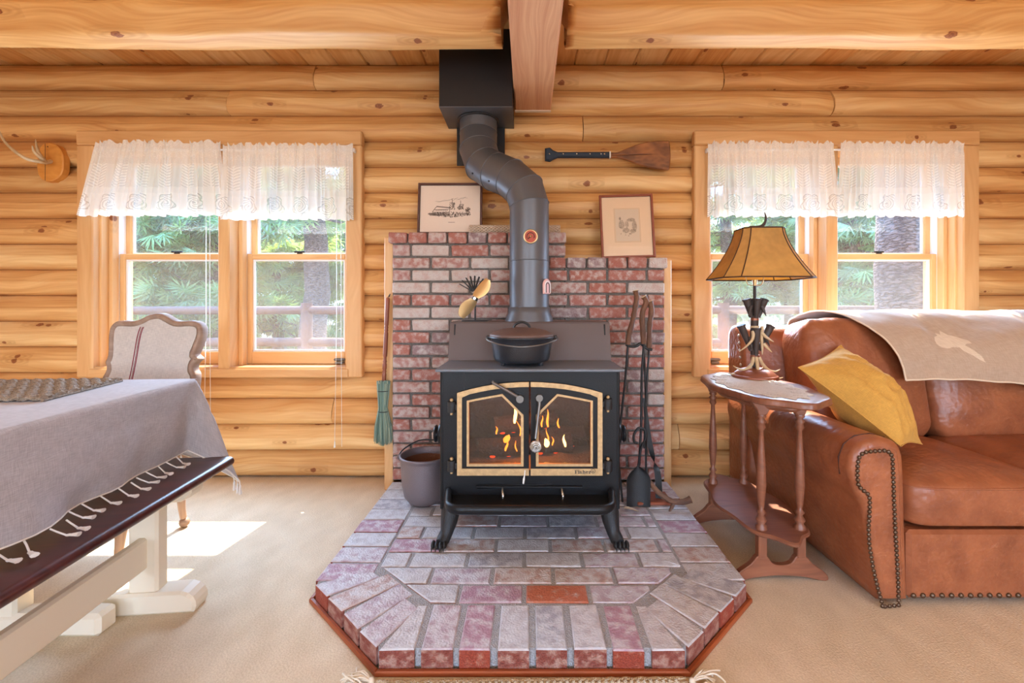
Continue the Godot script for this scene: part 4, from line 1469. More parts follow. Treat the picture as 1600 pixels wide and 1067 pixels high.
func build_pipe() -> void:
	var t := thing("stovepipe", "grey black jointed stovepipe bending from the stove up to the ceiling box", "stovepipe", V(0.005, 0.94, 2.25))
	var path := [V(0.0065, 0.94, 2.25), V(0.0065, 1.24, 2.25), pp(587, 820, 2.25), pp(563, 745, 2.275), pp(495, 685, 2.32), pp(420, 655, 2.375), pp(362, 618, 2.43), pp(338, 545, 2.475), pp(338, 470, 2.515), V((747.5 - VX) * 2.515 / F, 2.095, 2.515)]
	var r := [0.099, 0.099, 0.099, 0.103, 0.101, 0.102, 0.104, 0.104, 0.1035, 0.1035]
	# rings lie on the planes that halve the bends
	var rings := []
	for i in path.size():
		var a: Vector3 = (path[i] - path[maxi(i - 1, 0)]).normalized()
		var b: Vector3 = (path[mini(i + 1, path.size() - 1)] - path[i]).normalized()
		var tt := (a + b).normalized()
		var side := Vector3(0, 0, 1)
		side = (side - tt * side.dot(tt)).normalized()
		var up := tt.cross(side)
		var row := []
		for k in 40:
			var an := TAU * k / 40
			row.append(path[i] + (side * cos(an) + up * sin(an)) * r[i])
		rings.append(row)
	for i in path.size() - 1:
		var st := S()
		sheet(st, [rings[i], rings[i + 1]], true)
		var piece := part("pipe_section", st, M.pipe, t)
		if i > 0 and i < path.size() - 1:
			var loop: Array = rings[i].duplicate()
			loop.append(rings[i][0]); loop.append(rings[i][1])
			part("crimped_seam", tb(loop, 0.0028, 6, false), M.pipe, piece)
	var col := S()
	lathe(col, [Vector2(0.099, 0.07), Vector2(0.104, 0.068), Vector2(0.106, 0.04), Vector2(0.118, 0.012), Vector2(0.120, 0.0)], V(0.0065, 0.941, 2.25), 40)
	part("collar", col, M.pipe, t)
	for q in [[308, 662, 2.29], [388, 700, 2.23], [356, 436, 2.425]]:
		part("screw", bl(pp(q[0], q[1], q[2]), 0.005, 8), M.dark_iron, t)
	part("vertical_seam", tb([pp(262, 430, 2.455), pp(262, 520, 2.450)], 0.002, 6), M.dark_iron, t)
	# box under the ceiling that carries the chimney, with its shield behind the pipe
	var b := thing("chimney_support_box", "square black metal box under the ceiling that holds the stovepipe", "metal box", V(-0.277, 2.061, 2.5))
	part("box_body", slab(-0.4665, -0.0815, 2.0625, CEIL, 2.348, 2.63, 0.003), M.support, b)
	part("bottom_plate", slab(-0.4665, -0.0815, 2.0585, 2.063, 2.346, 2.636, 0.001), M.pipe, b)
	part("mounting_ring", lt([Vector2(0.1045, 0.0), Vector2(0.116, 0.0), Vector2(0.116, -0.006), Vector2(0.1045, -0.008)], V(-0.2785, 2.058, 2.515), 40), M.dark_iron, b)
	var sh := thing("heat_shield", "narrow black metal sheet on the logs behind the upper stovepipe", "metal sheet", V(-0.275, 1.86, 2.63))
	part("sheet", slab(-0.415, -0.135, 1.835, 2.057, 2.612, 2.618, 0.001), M.support, sh)


# ---------------------------------------------------------------- sofa, pillow, throw

func build_sofa() -> void:
	var t := thing("leather_sofa", "worn brown leather sofa with rolled arm and nailhead trim below the right window", "sofa", V(2.1, 0, 2.0))
	var prof := [Vector2(1.182, 0.02), Vector2(1.160, 0.14), Vector2(1.137, 0.27), Vector2(1.123, 0.345), Vector2(1.102, 0.385), Vector2(1.086, 0.43), Vector2(1.082, 0.48), Vector2(1.098, 0.53), Vector2(1.135, 0.560), Vector2(1.190, 0.569), Vector2(1.240, 0.556), Vector2(1.262, 0.525), Vector2(1.270, 0.46), Vector2(1.276, 0.25), Vector2(1.283, 0.02)]
	var arm := PackedVector2Array(spline(prof, 3))
	for s in 2:
		var poly := PackedVector2Array()
		for p in arm: poly.append(p if s == 0 else Vector2(4.245 - p.x, p.y))
		if Geometry2D.is_polygon_clockwise(poly): poly.reverse()
		# rounded front edge: a few shrinking sections
		var st := S()
		var rows := []
		for q in [[1.504, 0.026], [1.506, 0.016], [1.513, 0.006], [1.525, 0.0], [1.9, 0.0], [2.30, 0.0], [2.44, 0.006], [2.46, 0.02]]:
			var row := []
			for p in inset(poly, q[1]): row.append(V(p.x, p.y, q[0]))
			rows.append(row)
		sheet(st, rows, true)
		st.set_smooth_group(7)
		var cap := inset(poly, 0.026)
		prism(st, cap, -1.5045, -1.53)
		var a := part("arm", st, M.leather, t)
		if s == 0:
			# welts round the roll
			part("welt", tb([V(1.0855, 0.43, 1.56), V(1.081, 0.49, 1.56), V(1.098, 0.534, 1.56), V(1.137, 0.563, 1.56), V(1.19, 0.571, 1.56), V(1.240, 0.558, 1.56)], 0.0025, 6), M.leather_dark, a)
			part("front_panel_welt", tb(nails_path(), 0.002, 6), M.leather_dark, a)
			var mesh := commit_nail(0.0072)
			var path := nails_path()
			for p in walk(path, 0.0153): place("nailhead", mesh, M.nail, a, Transform3D(Basis.IDENTITY, p - O))
	# front rail with its nail row
	var rail := part("front_rail", bx(V(2.1225, 0.137, 1.56), Vector3(1.672, 0.232, 0.09), 0.012), M.leather, t)
	var big := commit_nail(0.0092)
	for i in 52: place("nailhead", big, M.nail, rail, Transform3D(Basis.IDENTITY, V(1.302 + i * 0.0322, 0.036 + 0.00008 * i, 1.514) - O))
	part("base", slab(1.2, 3.05, 0.0, 0.10, 1.60, 2.40, 0.01), M.leather_dark, t)
	# back frame, its end face with bright nails
	var bp := PackedVector2Array(spline([Vector2(2.50, 0.06), Vector2(2.505, 0.5), Vector2(2.515, 0.80), Vector2(2.50, 0.885), Vector2(2.44, 0.912), Vector2(2.37, 0.900), Vector2(2.33, 0.85), Vector2(2.30, 0.70), Vector2(2.27, 0.50), Vector2(2.26, 0.06)], 3))
	var bs := S()
	if Geometry2D.is_polygon_clockwise(bp): bp.reverse()
	var brow := []
	for q in [[1.115, 0.03], [1.118, 0.015], [1.13, 0.0], [2.1, 0.0], [3.115, 0.0], [3.127, 0.015], [3.13, 0.03]]:
		var row := []
		for p in inset(bp, q[1]): row.append(V(q[0], p.y, p.x))
		brow.append(row)
	sheet(bs, brow, true)
	prism(bs, inset(bp, 0.03), 1.1155, 1.14, Vector3.ZERO, Basis(Vector3(0, 0, -1), Vector3.UP, Vector3.RIGHT))
	var back := part("back_frame", bs, M.leather, t)
	var bright := commit_nail(0.0085)
	for i in 9:
		var u := i / 8.0
		place("nailhead", bright, M.nail_bright, back, Transform3D(Basis(Vector3.UP, -PI / 2), V(1.113, 0.86 - 0.30 * u, 2.365 - 0.045 * u) - O))
	# cushions
	for i in 3:
		var x := 1.5645 + i * 0.5555
		var n := noise(700 + i, 5.0, 3)
		var seat := S()
		puff(seat, V(x, 0.338, 1.815), Vector3(0.276, 0.078, 0.312), Basis.IDENTITY, 0.22, 44, 26, func(p: Vector3) -> Vector3:
			var crown := maxf(0.0, (1.0 - pow(absf(p.x) / 0.276, 3.0)) * (1.0 - pow(absf(p.z) / 0.312, 3.0)))
			if p.y > 0: p.y += 0.035 * crown + n.get_noise_2d(p.x, p.z) * 0.006
			return p)
		var sc := part("seat_cushion", seat, M.leather, t)
		var loop := []
		for q in 41:
			var a := TAU * q / 40
			loop.append(V(x, 0.398, 1.815) + Vector3(signf(cos(a)) * pow(absf(cos(a)), 0.22) * 0.272, 0, signf(sin(a)) * pow(absf(sin(a)), 0.22) * 0.308))
		part("welt", tb(loop, 0.004, 6, false), M.leather, sc)
		var bc := S()
		puff(bc, V(x, 0.668, 2.165), Vector3(0.276, 0.285, 0.115), Basis(Vector3.RIGHT, -0.20), 0.30, 44, 30, func(p: Vector3) -> Vector3:
			var crown := maxf(0.0, (1.0 - pow(absf(p.x) / 0.276, 2.5)) * (1.0 - pow(absf(p.y) / 0.285, 2.5)))
			if p.z > 0: p.z += 0.035 * crown + n.get_noise_2d(p.x + 3.0, p.y) * 0.012
			if p.y > 0.2: p.y += n.get_noise_2d(p.x * 3.0, 5.0) * 0.008
			return p)
		part("back_cushion", bc, M.leather, t)
	build_pillow()
	build_throw()


func nails_path() -> Array:
	var out := []
	for p in [[285, 990], [280, 965], [262, 900], [245, 830], [230, 750], [219, 680], [215, 600], [218, 550], [222, 500], [222, 450], [212, 425], [190, 408], [165, 385], [160, 340], [160, 295], [165, 245], [190, 216], [235, 210], [300, 206], [326, 216], [336, 240], [339, 300], [342, 400], [346, 500], [350, 600], [356, 700], [362, 800], [366, 900], [368, 985], [330, 990], [285, 993]]:
		var q := at(1290.0 + p[0] / 3.232, 640.0 + p[1] / 3.232, 1.504)
		out.append(q + Vector3(0, 0, 0.001))
	return out


func walk(path: Array, step: float) -> Array:
	var out := [path[0]]
	var left := step
	for i in path.size() - 1:
		var a: Vector3 = path[i]
		var b: Vector3 = path[i + 1]
		var l := a.distance_to(b)
		var s := left
		while s < l:
			out.append(a.lerp(b, s / l))
			s += step
		left = s - l
	return out


func commit_nail(r: float) -> ArrayMesh:
	var keep := O
	O = Vector3.ZERO
	var st := S()
	lathe(st, [Vector2(r, 0), Vector2(r * 0.95, r * 0.25), Vector2(r * 0.7, r * 0.55), Vector2(r * 0.35, r * 0.72), Vector2(0, r * 0.76)], Vector3.ZERO, 10, Basis(Vector3.RIGHT, Vector3(0, 0, 1), Vector3(0, -1, 0)))
	O = keep
	return commit(st)


func build_pillow() -> void:
	var t := thing("throw_pillow", "mustard yellow velvet pillow leaning on the sofa's left arm", "pillow", V(1.35, 0.52, 1.75))
	var A := at(1247, 574, 1.83)
	var B := at(1314, 539, 2.03)
	var C_ := at(1441, 694, 1.73)
	var D := at(1408, 697, 1.60)
	var nrm := ((D - A).cross(B - A)).normalized()
	if nrm.y < 0: nrm = -nrm
	var n := noise(77, 3.0, 3)
	for side in [1.0, -1.0]:
		var rows := []
		for i in 25:
			var u := i / 24.0
			var row := []
			for j in 25:
				var v := j / 24.0
				# edges drawn in between the corner ears
				var eu := 0.03 * sin(PI * u) * (v - 0.5) * 2.0
				var ev := 0.03 * sin(PI * v) * (u - 0.5) * 2.0
				var uu := u - ev * absf(u - 0.5) * 2.0
				var vv := v - eu * absf(v - 0.5) * 2.0
				var p := A.lerp(D, uu).lerp(B.lerp(C_, uu), vv)
				var fat := pow(clampf(sin(PI * u) * sin(PI * v), 0.0, 1.0), 0.62)
				var fold := n.get_noise_2d(u * 1.2 + v * 0.6, v * 1.6) * 0.035 * fat
				row.append(p + nrm * side * (0.125 * fat + fold))
			rows.append(row)
		var st := S()
		sheet(st, rows)
		part("pillow_front" if side > 0 else "pillow_back", st, M.pillow, t)
		if side < 0:
			var rim: Array = rows[0].duplicate()
			for r in rows.slice(1): rim.append(r[24])
			for k in range(23, -1, -1): rim.append(rows[24][k])
			for k in range(23, -1, -1): rim.append(rows[k][0])
			part("edge_seam", tb(rim, 0.0025, 5, false), M.pillow, t)


func build_throw() -> void:
	# woven print: the pale head of a deer on the plain weave
	var head := PackedVector2Array()
	for p in [[1168, 290], [1178, 272], [1200, 256], [1222, 250], [1228, 236], [1240, 246], [1256, 228], [1264, 250], [1282, 262], [1306, 284], [1304, 300], [1282, 300], [1268, 306], [1284, 330], [1296, 360], [1299, 386], [1280, 374], [1262, 350], [1244, 330], [1243, 312], [1220, 308], [1200, 312], [1182, 304]]:
		head.append(Vector2((p[0] - 1234.0) / 132.0, (p[1] - 305.0) / 132.0))
	var ln := noise(131, 1.0, 2)
	var tex := texture(768, 512, func(u: float, v: float) -> Color:
		var a := ln.get_noise_2d(u * 260.0, v * 20.0) * 0.4 + ln.get_noise_2d(u * 20.0 + 40.0, v * 260.0) * 0.4
		var c := C(170, 143, 120).lerp(C(192, 166, 143), clampf(0.5 + a, 0.0, 1.0))
		# the motif hangs in the front third, 0.13 m wide on 1.3 m of cloth
		var q := Vector2((u - 0.245) * 1.30 / 0.135, (v - 0.80) * 0.85 / 0.135)
		if absf(q.x) < 0.7 and absf(q.y) < 0.7 and Geometry2D.is_point_in_polygon(q, head):
			c = c.lerp(C(222, 200, 174), 0.75 + a * 0.4)
		return c, 0.0)
	var m := relief(mat(Color.WHITE, 1.0, tex), tex, 0.1)
	m.rim_enabled = true; m.rim = 0.6
	var t := thing("throw_blanket", "tan woven throw with a pale deer head draped over the sofa back", "blanket", V(2.1, 0.68, 2.2))
	var prof := spline([Vector2(2.535, 0.62), Vector2(2.54, 0.80), Vector2(2.525, 0.915), Vector2(2.46, 0.948), Vector2(2.36, 0.972), Vector2(2.26, 0.985), Vector2(2.15, 0.965), Vector2(2.055, 0.905), Vector2(1.995, 0.83), Vector2(1.972, 0.74), Vector2(1.965, 0.66)], 5)
	var n := noise(133, 2.4, 3)
	var rows := []
	var cnt := 70
	for i in cnt + 1:
		var s := float(i) / cnt
		var row := []
		for j in prof.size():
			var v := float(j) / (prof.size() - 1)
			var p: Vector2 = prof[j]
			var x0 := 1.46 + 0.20 * smoothstep(0.45, 1.0, v)
			var x := lerpf(x0, 2.80, s)
			var w := n.get_noise_2d(x * 1.1, v * 1.2) * 0.018 * (0.3 + smoothstep(0.3, 0.7, v)) + 0.012 * sin(x * 9.0 + v * 2.0) * smoothstep(0.55, 1.0, v)
			var seam := 0.016 * exp(-pow((x - 1.845) / 0.05, 2.0)) * smoothstep(0.5, 0.7, v)
			var out := Vector2(-0.8, 0.55).normalized() if v > 0.5 else Vector2(0.2, 1.0).normalized()
			var lowr := 0.03 * smoothstep(0.8, 1.0, v) * sin(s * 5.0 + 1.2)
			row.append(V(x, p.y + out.y * (w - seam) + lowr + 0.012, p.x + out.x * (w - seam) - 0.014))
		rows.append(row)
	var st := S()
	unit_uv = true
	sheet(st, rows)
	unit_uv = false
	part("cloth", st, m, t)
	var hem := S()
	var edge := []
	for i in cnt + 1: edge.append(rows[i][prof.size() - 1])
	tube(hem, edge, 0.004, 6)
	tube(hem, rows[0], 0.004, 6)
	part("hem", hem, M.throw_pale, t, "pale stitched hem")


# ---------------------------------------------------------------- dining corner on the left

func tx(d: float) -> float:            # x of the table's right edge at depth d
	return -1.234 + 0.125 * (1.6875 - d)


func build_dining() -> void:
	var h := 0.742
	# table: hidden by its cloth but for the space under it
	var tb_ := thing("dining_table", "dining table hidden under a grey linen cloth at the left edge", "table", V(-1.75, 0, 0.9))
	var top := PackedVector2Array([Vector2(-1.248, 1.675), Vector2(tx(0.1) - 0.014, 0.1), Vector2(tx(0.1) - 1.0, -0.02), Vector2(-2.24, 1.60)])
	part("tabletop", pr(top, h - 0.038, h - 0.006, Vector3.ZERO, Basis(Vector3.RIGHT, Vector3(0, 0, -1), Vector3.UP), 0.004), M.cream, tb_)
	for q in [[-1.62, 1.40, 1], [-1.42, 0.35, 1]]:
		part("leg", bx(V(q[0], 0.38, q[1]), Vector3(0.10, 0.66, 0.06), 0.008), M.cream, tb_)
		part("foot", bx(V(q[0], 0.035, q[1]), Vector3(0.62, 0.07, 0.07), 0.012), M.cream, tb_)
	build_tablecloth(h)
	# jute place mat: rows of braid
	var mt := thing("place_mat", "braided brown jute mat lying on the linen tablecloth", "place mat", V(-1.7, h, 1.43))
	var c0 := V(-1.462, h + 0.004, 1.613)
	var ax := Vector3(-0.995, 0, 0.09)      # leftwards
	var az := Vector3(0.25, 0, 0.968)       # towards the camera
	for i in 24:
		var st := S()
		var pts := []
		for j in 45: pts.append(c0 + az * (0.008 + 0.0148 * i) + ax * (0.0125 * j) + Vector3(0, 0.0022 * sin(j * 2.1 + i * 1.7) + 0.005, 0) + az * 0.0022 * cos(j * 2.1 + i * 1.7))
		tube(st, pts, 0.0085, 6, true, 0.8)
		part("braid", st, M.jute, mt)
	part("edge_binding", tb([c0 + ax * 0.0, c0 + az * 0.36], 0.004, 6, true), M.jute, mt)
	build_bench()
	build_chair()


func build_tablecloth(h: float) -> void:
	var t := thing("tablecloth", "grey linen tablecloth with tassels hanging over the bench", "tablecloth", V(-1.7, h, 1.0))
	# edge of the top from near right, round the far right corner, to the far left
	var edge := []     # [point, outward, drop, push]
	for i in 40:
		var d := lerpf(0.05, 1.655, i / 39.0)
		var near_c := smoothstep(1.45, 1.655, d)
		edge.append([Vector2(tx(d), d), Vector2(1, 0), 0.262 + 0.0 * near_c, -0.008 - 0.012 * near_c])
	for i in range(1, 8):
		var a := PI / 2 * i / 7.0
		var cc := Vector2(tx(1.655) - 0.028, 1.657)
		var k := sin(PI * i / 8.0)
		edge.append([cc + Vector2(cos(a), sin(a)) * 0.028, Vector2(cos(a * 0.55), sin(a * 0.55)), 0.262 + 0.15 * smoothstep(0.0, 0.5, i / 7.0), lerpf(-0.02, 0.13, smoothstep(0.0, 0.4, i / 7.0))])
	for i in range(1, 30):
		var x := lerpf(tx(1.655) - 0.03, -2.2, i / 29.0)
		var k := exp(-i * 0.42)
		edge.append([Vector2(x, 1.686 + 0.08 * (x + 1.27)), Vector2(0.55 * k, 1.0).normalized(), 0.26 + 0.15 * k, 0.03 + 0.09 * k])
	var rows := []
	var n := noise(151, 2.2, 2)
	var nv := 18
	for i in edge.size():
		var e: Array = edge[i]
		var row := []
		for j in nv + 1:
			var v := float(j) / nv
			var drop := 0.0
			var outw := 0.0
			if v < 0.15:      # rounds over the table's edge
				var a := PI / 2 * v / 0.15
				outw = 0.014 * sin(a) - 0.014
				drop = 0.014 * (1.0 - cos(a))
			else:
				var w := (v - 0.15) / 0.85
				drop = 0.014 + (e[2] - 0.014) * w
				var fold := n.get_noise_2d(i * 0.055, w * 0.4) * 0.030 * w + 0.006 * sin(i * 1.1) * w * w
				var crease := -0.004 * exp(-pow((w - 0.27) / 0.03, 2.0))
				outw = e[3] * pow(w, 0.85) + (fold if i < 40 else fold * 0.5) * (1.0 if i < 38 else 0.6) + crease
			row.append(V(e[0].x + e[1].x * outw, h - drop, e[0].y + e[1].y * outw))
		rows.append(row)
	var st := S()
	# top surface: from the edge to the far side of the table
	var toprows := []
	for i in 41:
		var r := []
		var d := lerpf(0.05, 1.69, i / 40.0)
		for j in 24:
			var u := j / 23.0
			r.append(V(lerpf(tx(minf(d, 1.655)) - 0.012, -2.25, u), h + n.get_noise_2d(d * 2.0, u * 3.0) * 0.0008, minf(d, 1.683 - 0.0 * u) - 0.08 * u * smoothstep(1.4, 1.69, d)))
		toprows.append(r)
	sheet(st, toprows)
	part("cloth_top", st, M.cloth, t)
	var sk := S()
	sheet(sk, rows)
	part("cloth_drop", sk, M.cloth, t)
	var hem := []
	for i in edge.size(): hem.append(rows[i][nv] + Vector3(0.001, 0.002, 0))
	part("hem", tb(hem, 0.0022, 5), M.tassel, t, "white edge cord")
	# tassels lying on the bench, then those hanging from the corner
	var g := RandomNumberGenerator.new()
	g.seed = 5
	for i in 26:
		var d := 0.42 + i * 0.0465 + g.randf_range(-0.006, 0.006)
		if d > 1.60: break
		var k := int((d - 0.05) / 1.605 * 39.0)
		var p: Vector3 = rows[k][nv]
		p.z = -d
		var skew := g.randf_range(-0.012, 0.022)
		var s2 := S()
		var y := 0.4555
		var a := Vector3(p.x + 0.014, y + 0.016, p.z + skew * 0.3)
		var b := Vector3(p.x + 0.032, y + 0.006, p.z + skew * 0.8)
		var c := Vector3(p.x + 0.058, y + 0.006, p.z + skew * 1.4)
		tube(s2, [p, a, b], 0.0022, 5)
		tube(s2, [b, b.lerp(c, 0.15), b.lerp(c, 0.3), c], [0.004, 0.0052, 0.0045, 0.0085], 8, true, 0.6)
		part("tassel", s2, M.tassel, t)
	for i in range(40, 62, 2):
		var p: Vector3 = rows[mini(i, 46 + (i - 46) / 2 if i > 46 else i)][nv] if i < 48 else rows[47 + (i - 48) / 2][nv]
		var s2 := S()
		tube(s2, [p, p + Vector3(0.002, -0.014, 0)], 0.0022, 5)
		tube(s2, [p + Vector3(0.002, -0.014, 0), p + Vector3(0.002, -0.02, 0), p + Vector3(0.002, -0.026, 0), p + Vector3(0.003, -0.048, 0)], [0.004, 0.0052, 0.0045, 0.008], 8, true, 0.7)
		part("tassel", s2, M.tassel, t)


func build_bench() -> void:
	var t := thing("dining_bench", "long bench with dark mahogany seat and cream trestle legs beside the table", "bench", V(-1.25, 0, 1.0))
	var turn := Basis(Vector3.UP, 0.0968)     # the bench lies a little askew, like the table
	var far_r := Vector3(-1.106, 0.45, -1.69)
	var mid := far_r + turn * Vector3(-0.165, -0.017, 0.70)
	# seat with a bullnose edge
	var prof := PackedVector2Array()
	for i in 9:
		var a := -PI / 2 + PI * i / 8
		prof.append(Vector2(0.150 + 0.0165 * cos(a), 0.0165 * sin(a)))
	for i in 9:
		var a := PI / 2 + PI * i / 8
		prof.append(Vector2(-0.150 + 0.0165 * cos(a), 0.0165 * sin(a)))
	part("seat", pr(prof, -0.70, 0.70, mid, turn, 0.006, true), M.bench_top, t)
	for z in [-0.53, 0.53]:
		var arm := PackedVector2Array([Vector2(-0.135, 0.0), Vector2(0.135, 0.0), Vector2(0.135, -0.022), Vector2(0.125, -0.04), Vector2(0.10, -0.052), Vector2(-0.10, -0.052), Vector2(-0.125, -0.04), Vector2(-0.135, -0.022)])
		part("seat_bracket", pr(arm, -0.035, 0.035, mid + turn * Vector3(0, -0.0165, z), turn, 0.005), M.cream, t)
		part("leg", bx(mid + turn * Vector3(-0.02, -0.215, z), Vector3(0.092, 0.31, 0.055), 0.008, turn), M.cream, t)
		var foot := PackedVector2Array([Vector2(-0.16, -0.433), Vector2(0.163, -0.433), Vector2(0.170, -0.415), Vector2(0.168, -0.398), Vector2(0.160, -0.382), Vector2(0.146, -0.370), Vector2(0.125, -0.362), Vector2(-0.125, -0.362), Vector2(-0.146, -0.370), Vector2(-0.160, -0.382), Vector2(-0.168, -0.398), Vector2(-0.170, -0.415)])
		part("foot", pr(foot, -0.04, 0.04, mid + turn * Vector3(-0.02, 0, z), turn, 0.008), M.cream, t)
	part("stretcher", bx(mid + turn * Vector3(-0.02, -0.235, 0), Vector3(0.03, 0.105, 1.12), 0.007, turn), M.cream, t)


func build_chair() -> void:
	var d := 2.06
	var t := thing("dining_chair", "carved wood chair with linen back and red stripes at the table's far end", "chair", V(-1.75, 0, 1.85))
	var pts := []
	for p in [[200, 1010], [190, 900], [188, 785], [232, 690], [222, 620], [246, 560], [252, 400], [265, 312], [300, 262], [350, 243], [480, 245], [560, 219], [620, 188], [700, 174], [762, 190], [830, 230], [880, 247], [1000, 243], [1072, 260], [1108, 302], [1112, 380], [1064, 510], [1046, 560], [1082, 600], [1040, 640], [1030, 700], [1052, 750], [1040, 900], [1030, 1010]]:
		var q := at(130.0 + p[0] / 5.926, 460.0 + p[1] / 5.926, d)
		pts.append(Vector2(q.x, q.y))
	var outer := PackedVector2Array(spline(pts, 3))
	if Geometry2D.is_polygon_clockwise(outer): outer.reverse()
	var inner := inset(outer, 0.026)
	var fr := S()
	# moulded frame: steps from the outer edge over a ridge to the pad
	var rows := []
	for q in [[0.0, 0.03], [0.0, -0.004], [0.004, -0.012], [0.012, -0.016], [0.018, -0.010], [0.023, -0.009], [0.028, 0.004]]:
		var row := []
		for p in inset(outer, q[0]): row.append(V(p.x, p.y, d + q[1]))
		rows.append(row)
	sheet(fr, rows, true)
	var frame := part("back_frame", fr, M.chair_wood, t)
	part("back_board", pr(Geometry2D.offset_polygon(outer, -0.022)[0], 0.0, 0.02, V(0, 0, d + 0.025)), M.chair_wood, frame)
	var pad := S(false)
	prism(pad, Geometry2D.offset_polygon(outer, -0.025)[0], 0.01, -0.0105, V(0, 0, d), Basis(Vector3.RIGHT, Vector3.UP, Vector3(0, 0, -1)), 0.0)
	var ph := part("back_pad", pad, M.linen, t, "pale linen upholstery")
	for off in [0.0, 17.0, 28.0]:
		var st := S()
		var l := []
		for p in [[552, 300, -0.0105], [535, 340, -0.0105], [515, 420, -0.0105], [492, 560, -0.0105], [468, 690, -0.0105], [446, 790, -0.0105], [430, 880, -0.0105]]:
			l.append(at(130.0 + (p[0] + off) / 5.926, 460.0 + p[1] / 5.926, d) + Vector3(0, 0, -p[2] + 0.0015))
		tube(st, spline(l, 4), 0.0025 if off != 17.0 else 0.0012, 6, true, 0.4)
		part("stripe", st, M.stripe, ph, "red woven stripe")
	# seat, rail and legs
	var cx := -1.745
	var seat := PackedVector2Array([Vector2(cx - 0.21, 2.04), Vector2(cx + 0.21, 2.04), Vector2(cx + 0.245, 1.72), Vector2(cx + 0.20, 1.66), Vector2(cx - 0.20, 1.66), Vector2(cx - 0.245, 1.72)])
	var lay := Basis(Vector3.RIGHT, Vector3(0, 0, -1), Vector3.UP)
	part("seat_rail", pr(seat, 0.37, 0.435, Vector3.ZERO, lay, 0.006), M.chair_wood, t)
	part("seat_pad", pr(inset(seat, -0.001) if false else seat, 0.433, 0.485, Vector3.ZERO, lay, 0.018), M.linen, t)
	for q in [[-0.18, 2.03, 0.0, 0.03], [0.165, 2.03, 0.0, 0.03], [-0.205, 1.70, -0.01, -0.02], [0.205, 1.70, 0.01, -0.02]]:
		var x: float = cx + q[0]
		var st := S()
		tube(st, [V(x, 0.40, q[1]), V(x + q[2] * 1.5, 0.32, q[1] + q[3] * 0.5), V(x + q[2] * 0.5, 0.20, q[1] + q[3] * 0.2), V(x - q[2] * 0.3, 0.09, q[1] + q[3] * 0.5), V(x, 0.045, q[1] + q[3] * 0.8)], [0.030, 0.027, 0.020, 0.0145, 0.013], 12)
		ball(st, V(x, 0.022, q[1] + q[3]), 0.022, 12)
		part("leg", st, M.chair_wood, t)
	for s in [-1.0, 1.0]:
		part("back_post", tb([V(cx + s * 0.185, 0.40, 2.05), V(cx + s * 0.195, 0.52, 2.07), V(cx + s * 0.20, 0.60, 2.075)], 0.018, 10), M.chair_wood, t)


# ---------------------------------------------------------------- side table, doily and lamp

func oval(cx: float, cd: float, a: float, b: float, waves: float, depth: float, n := 96) -> PackedVector2Array:
	var out := PackedVector2Array()
	for i in n:
		var t := TAU * i / n
		var r := 1.0 + depth * cos(waves * t)
		out.append(Vector2(cx + a * r * cos(t), cd + b * r * sin(t)))
	return out


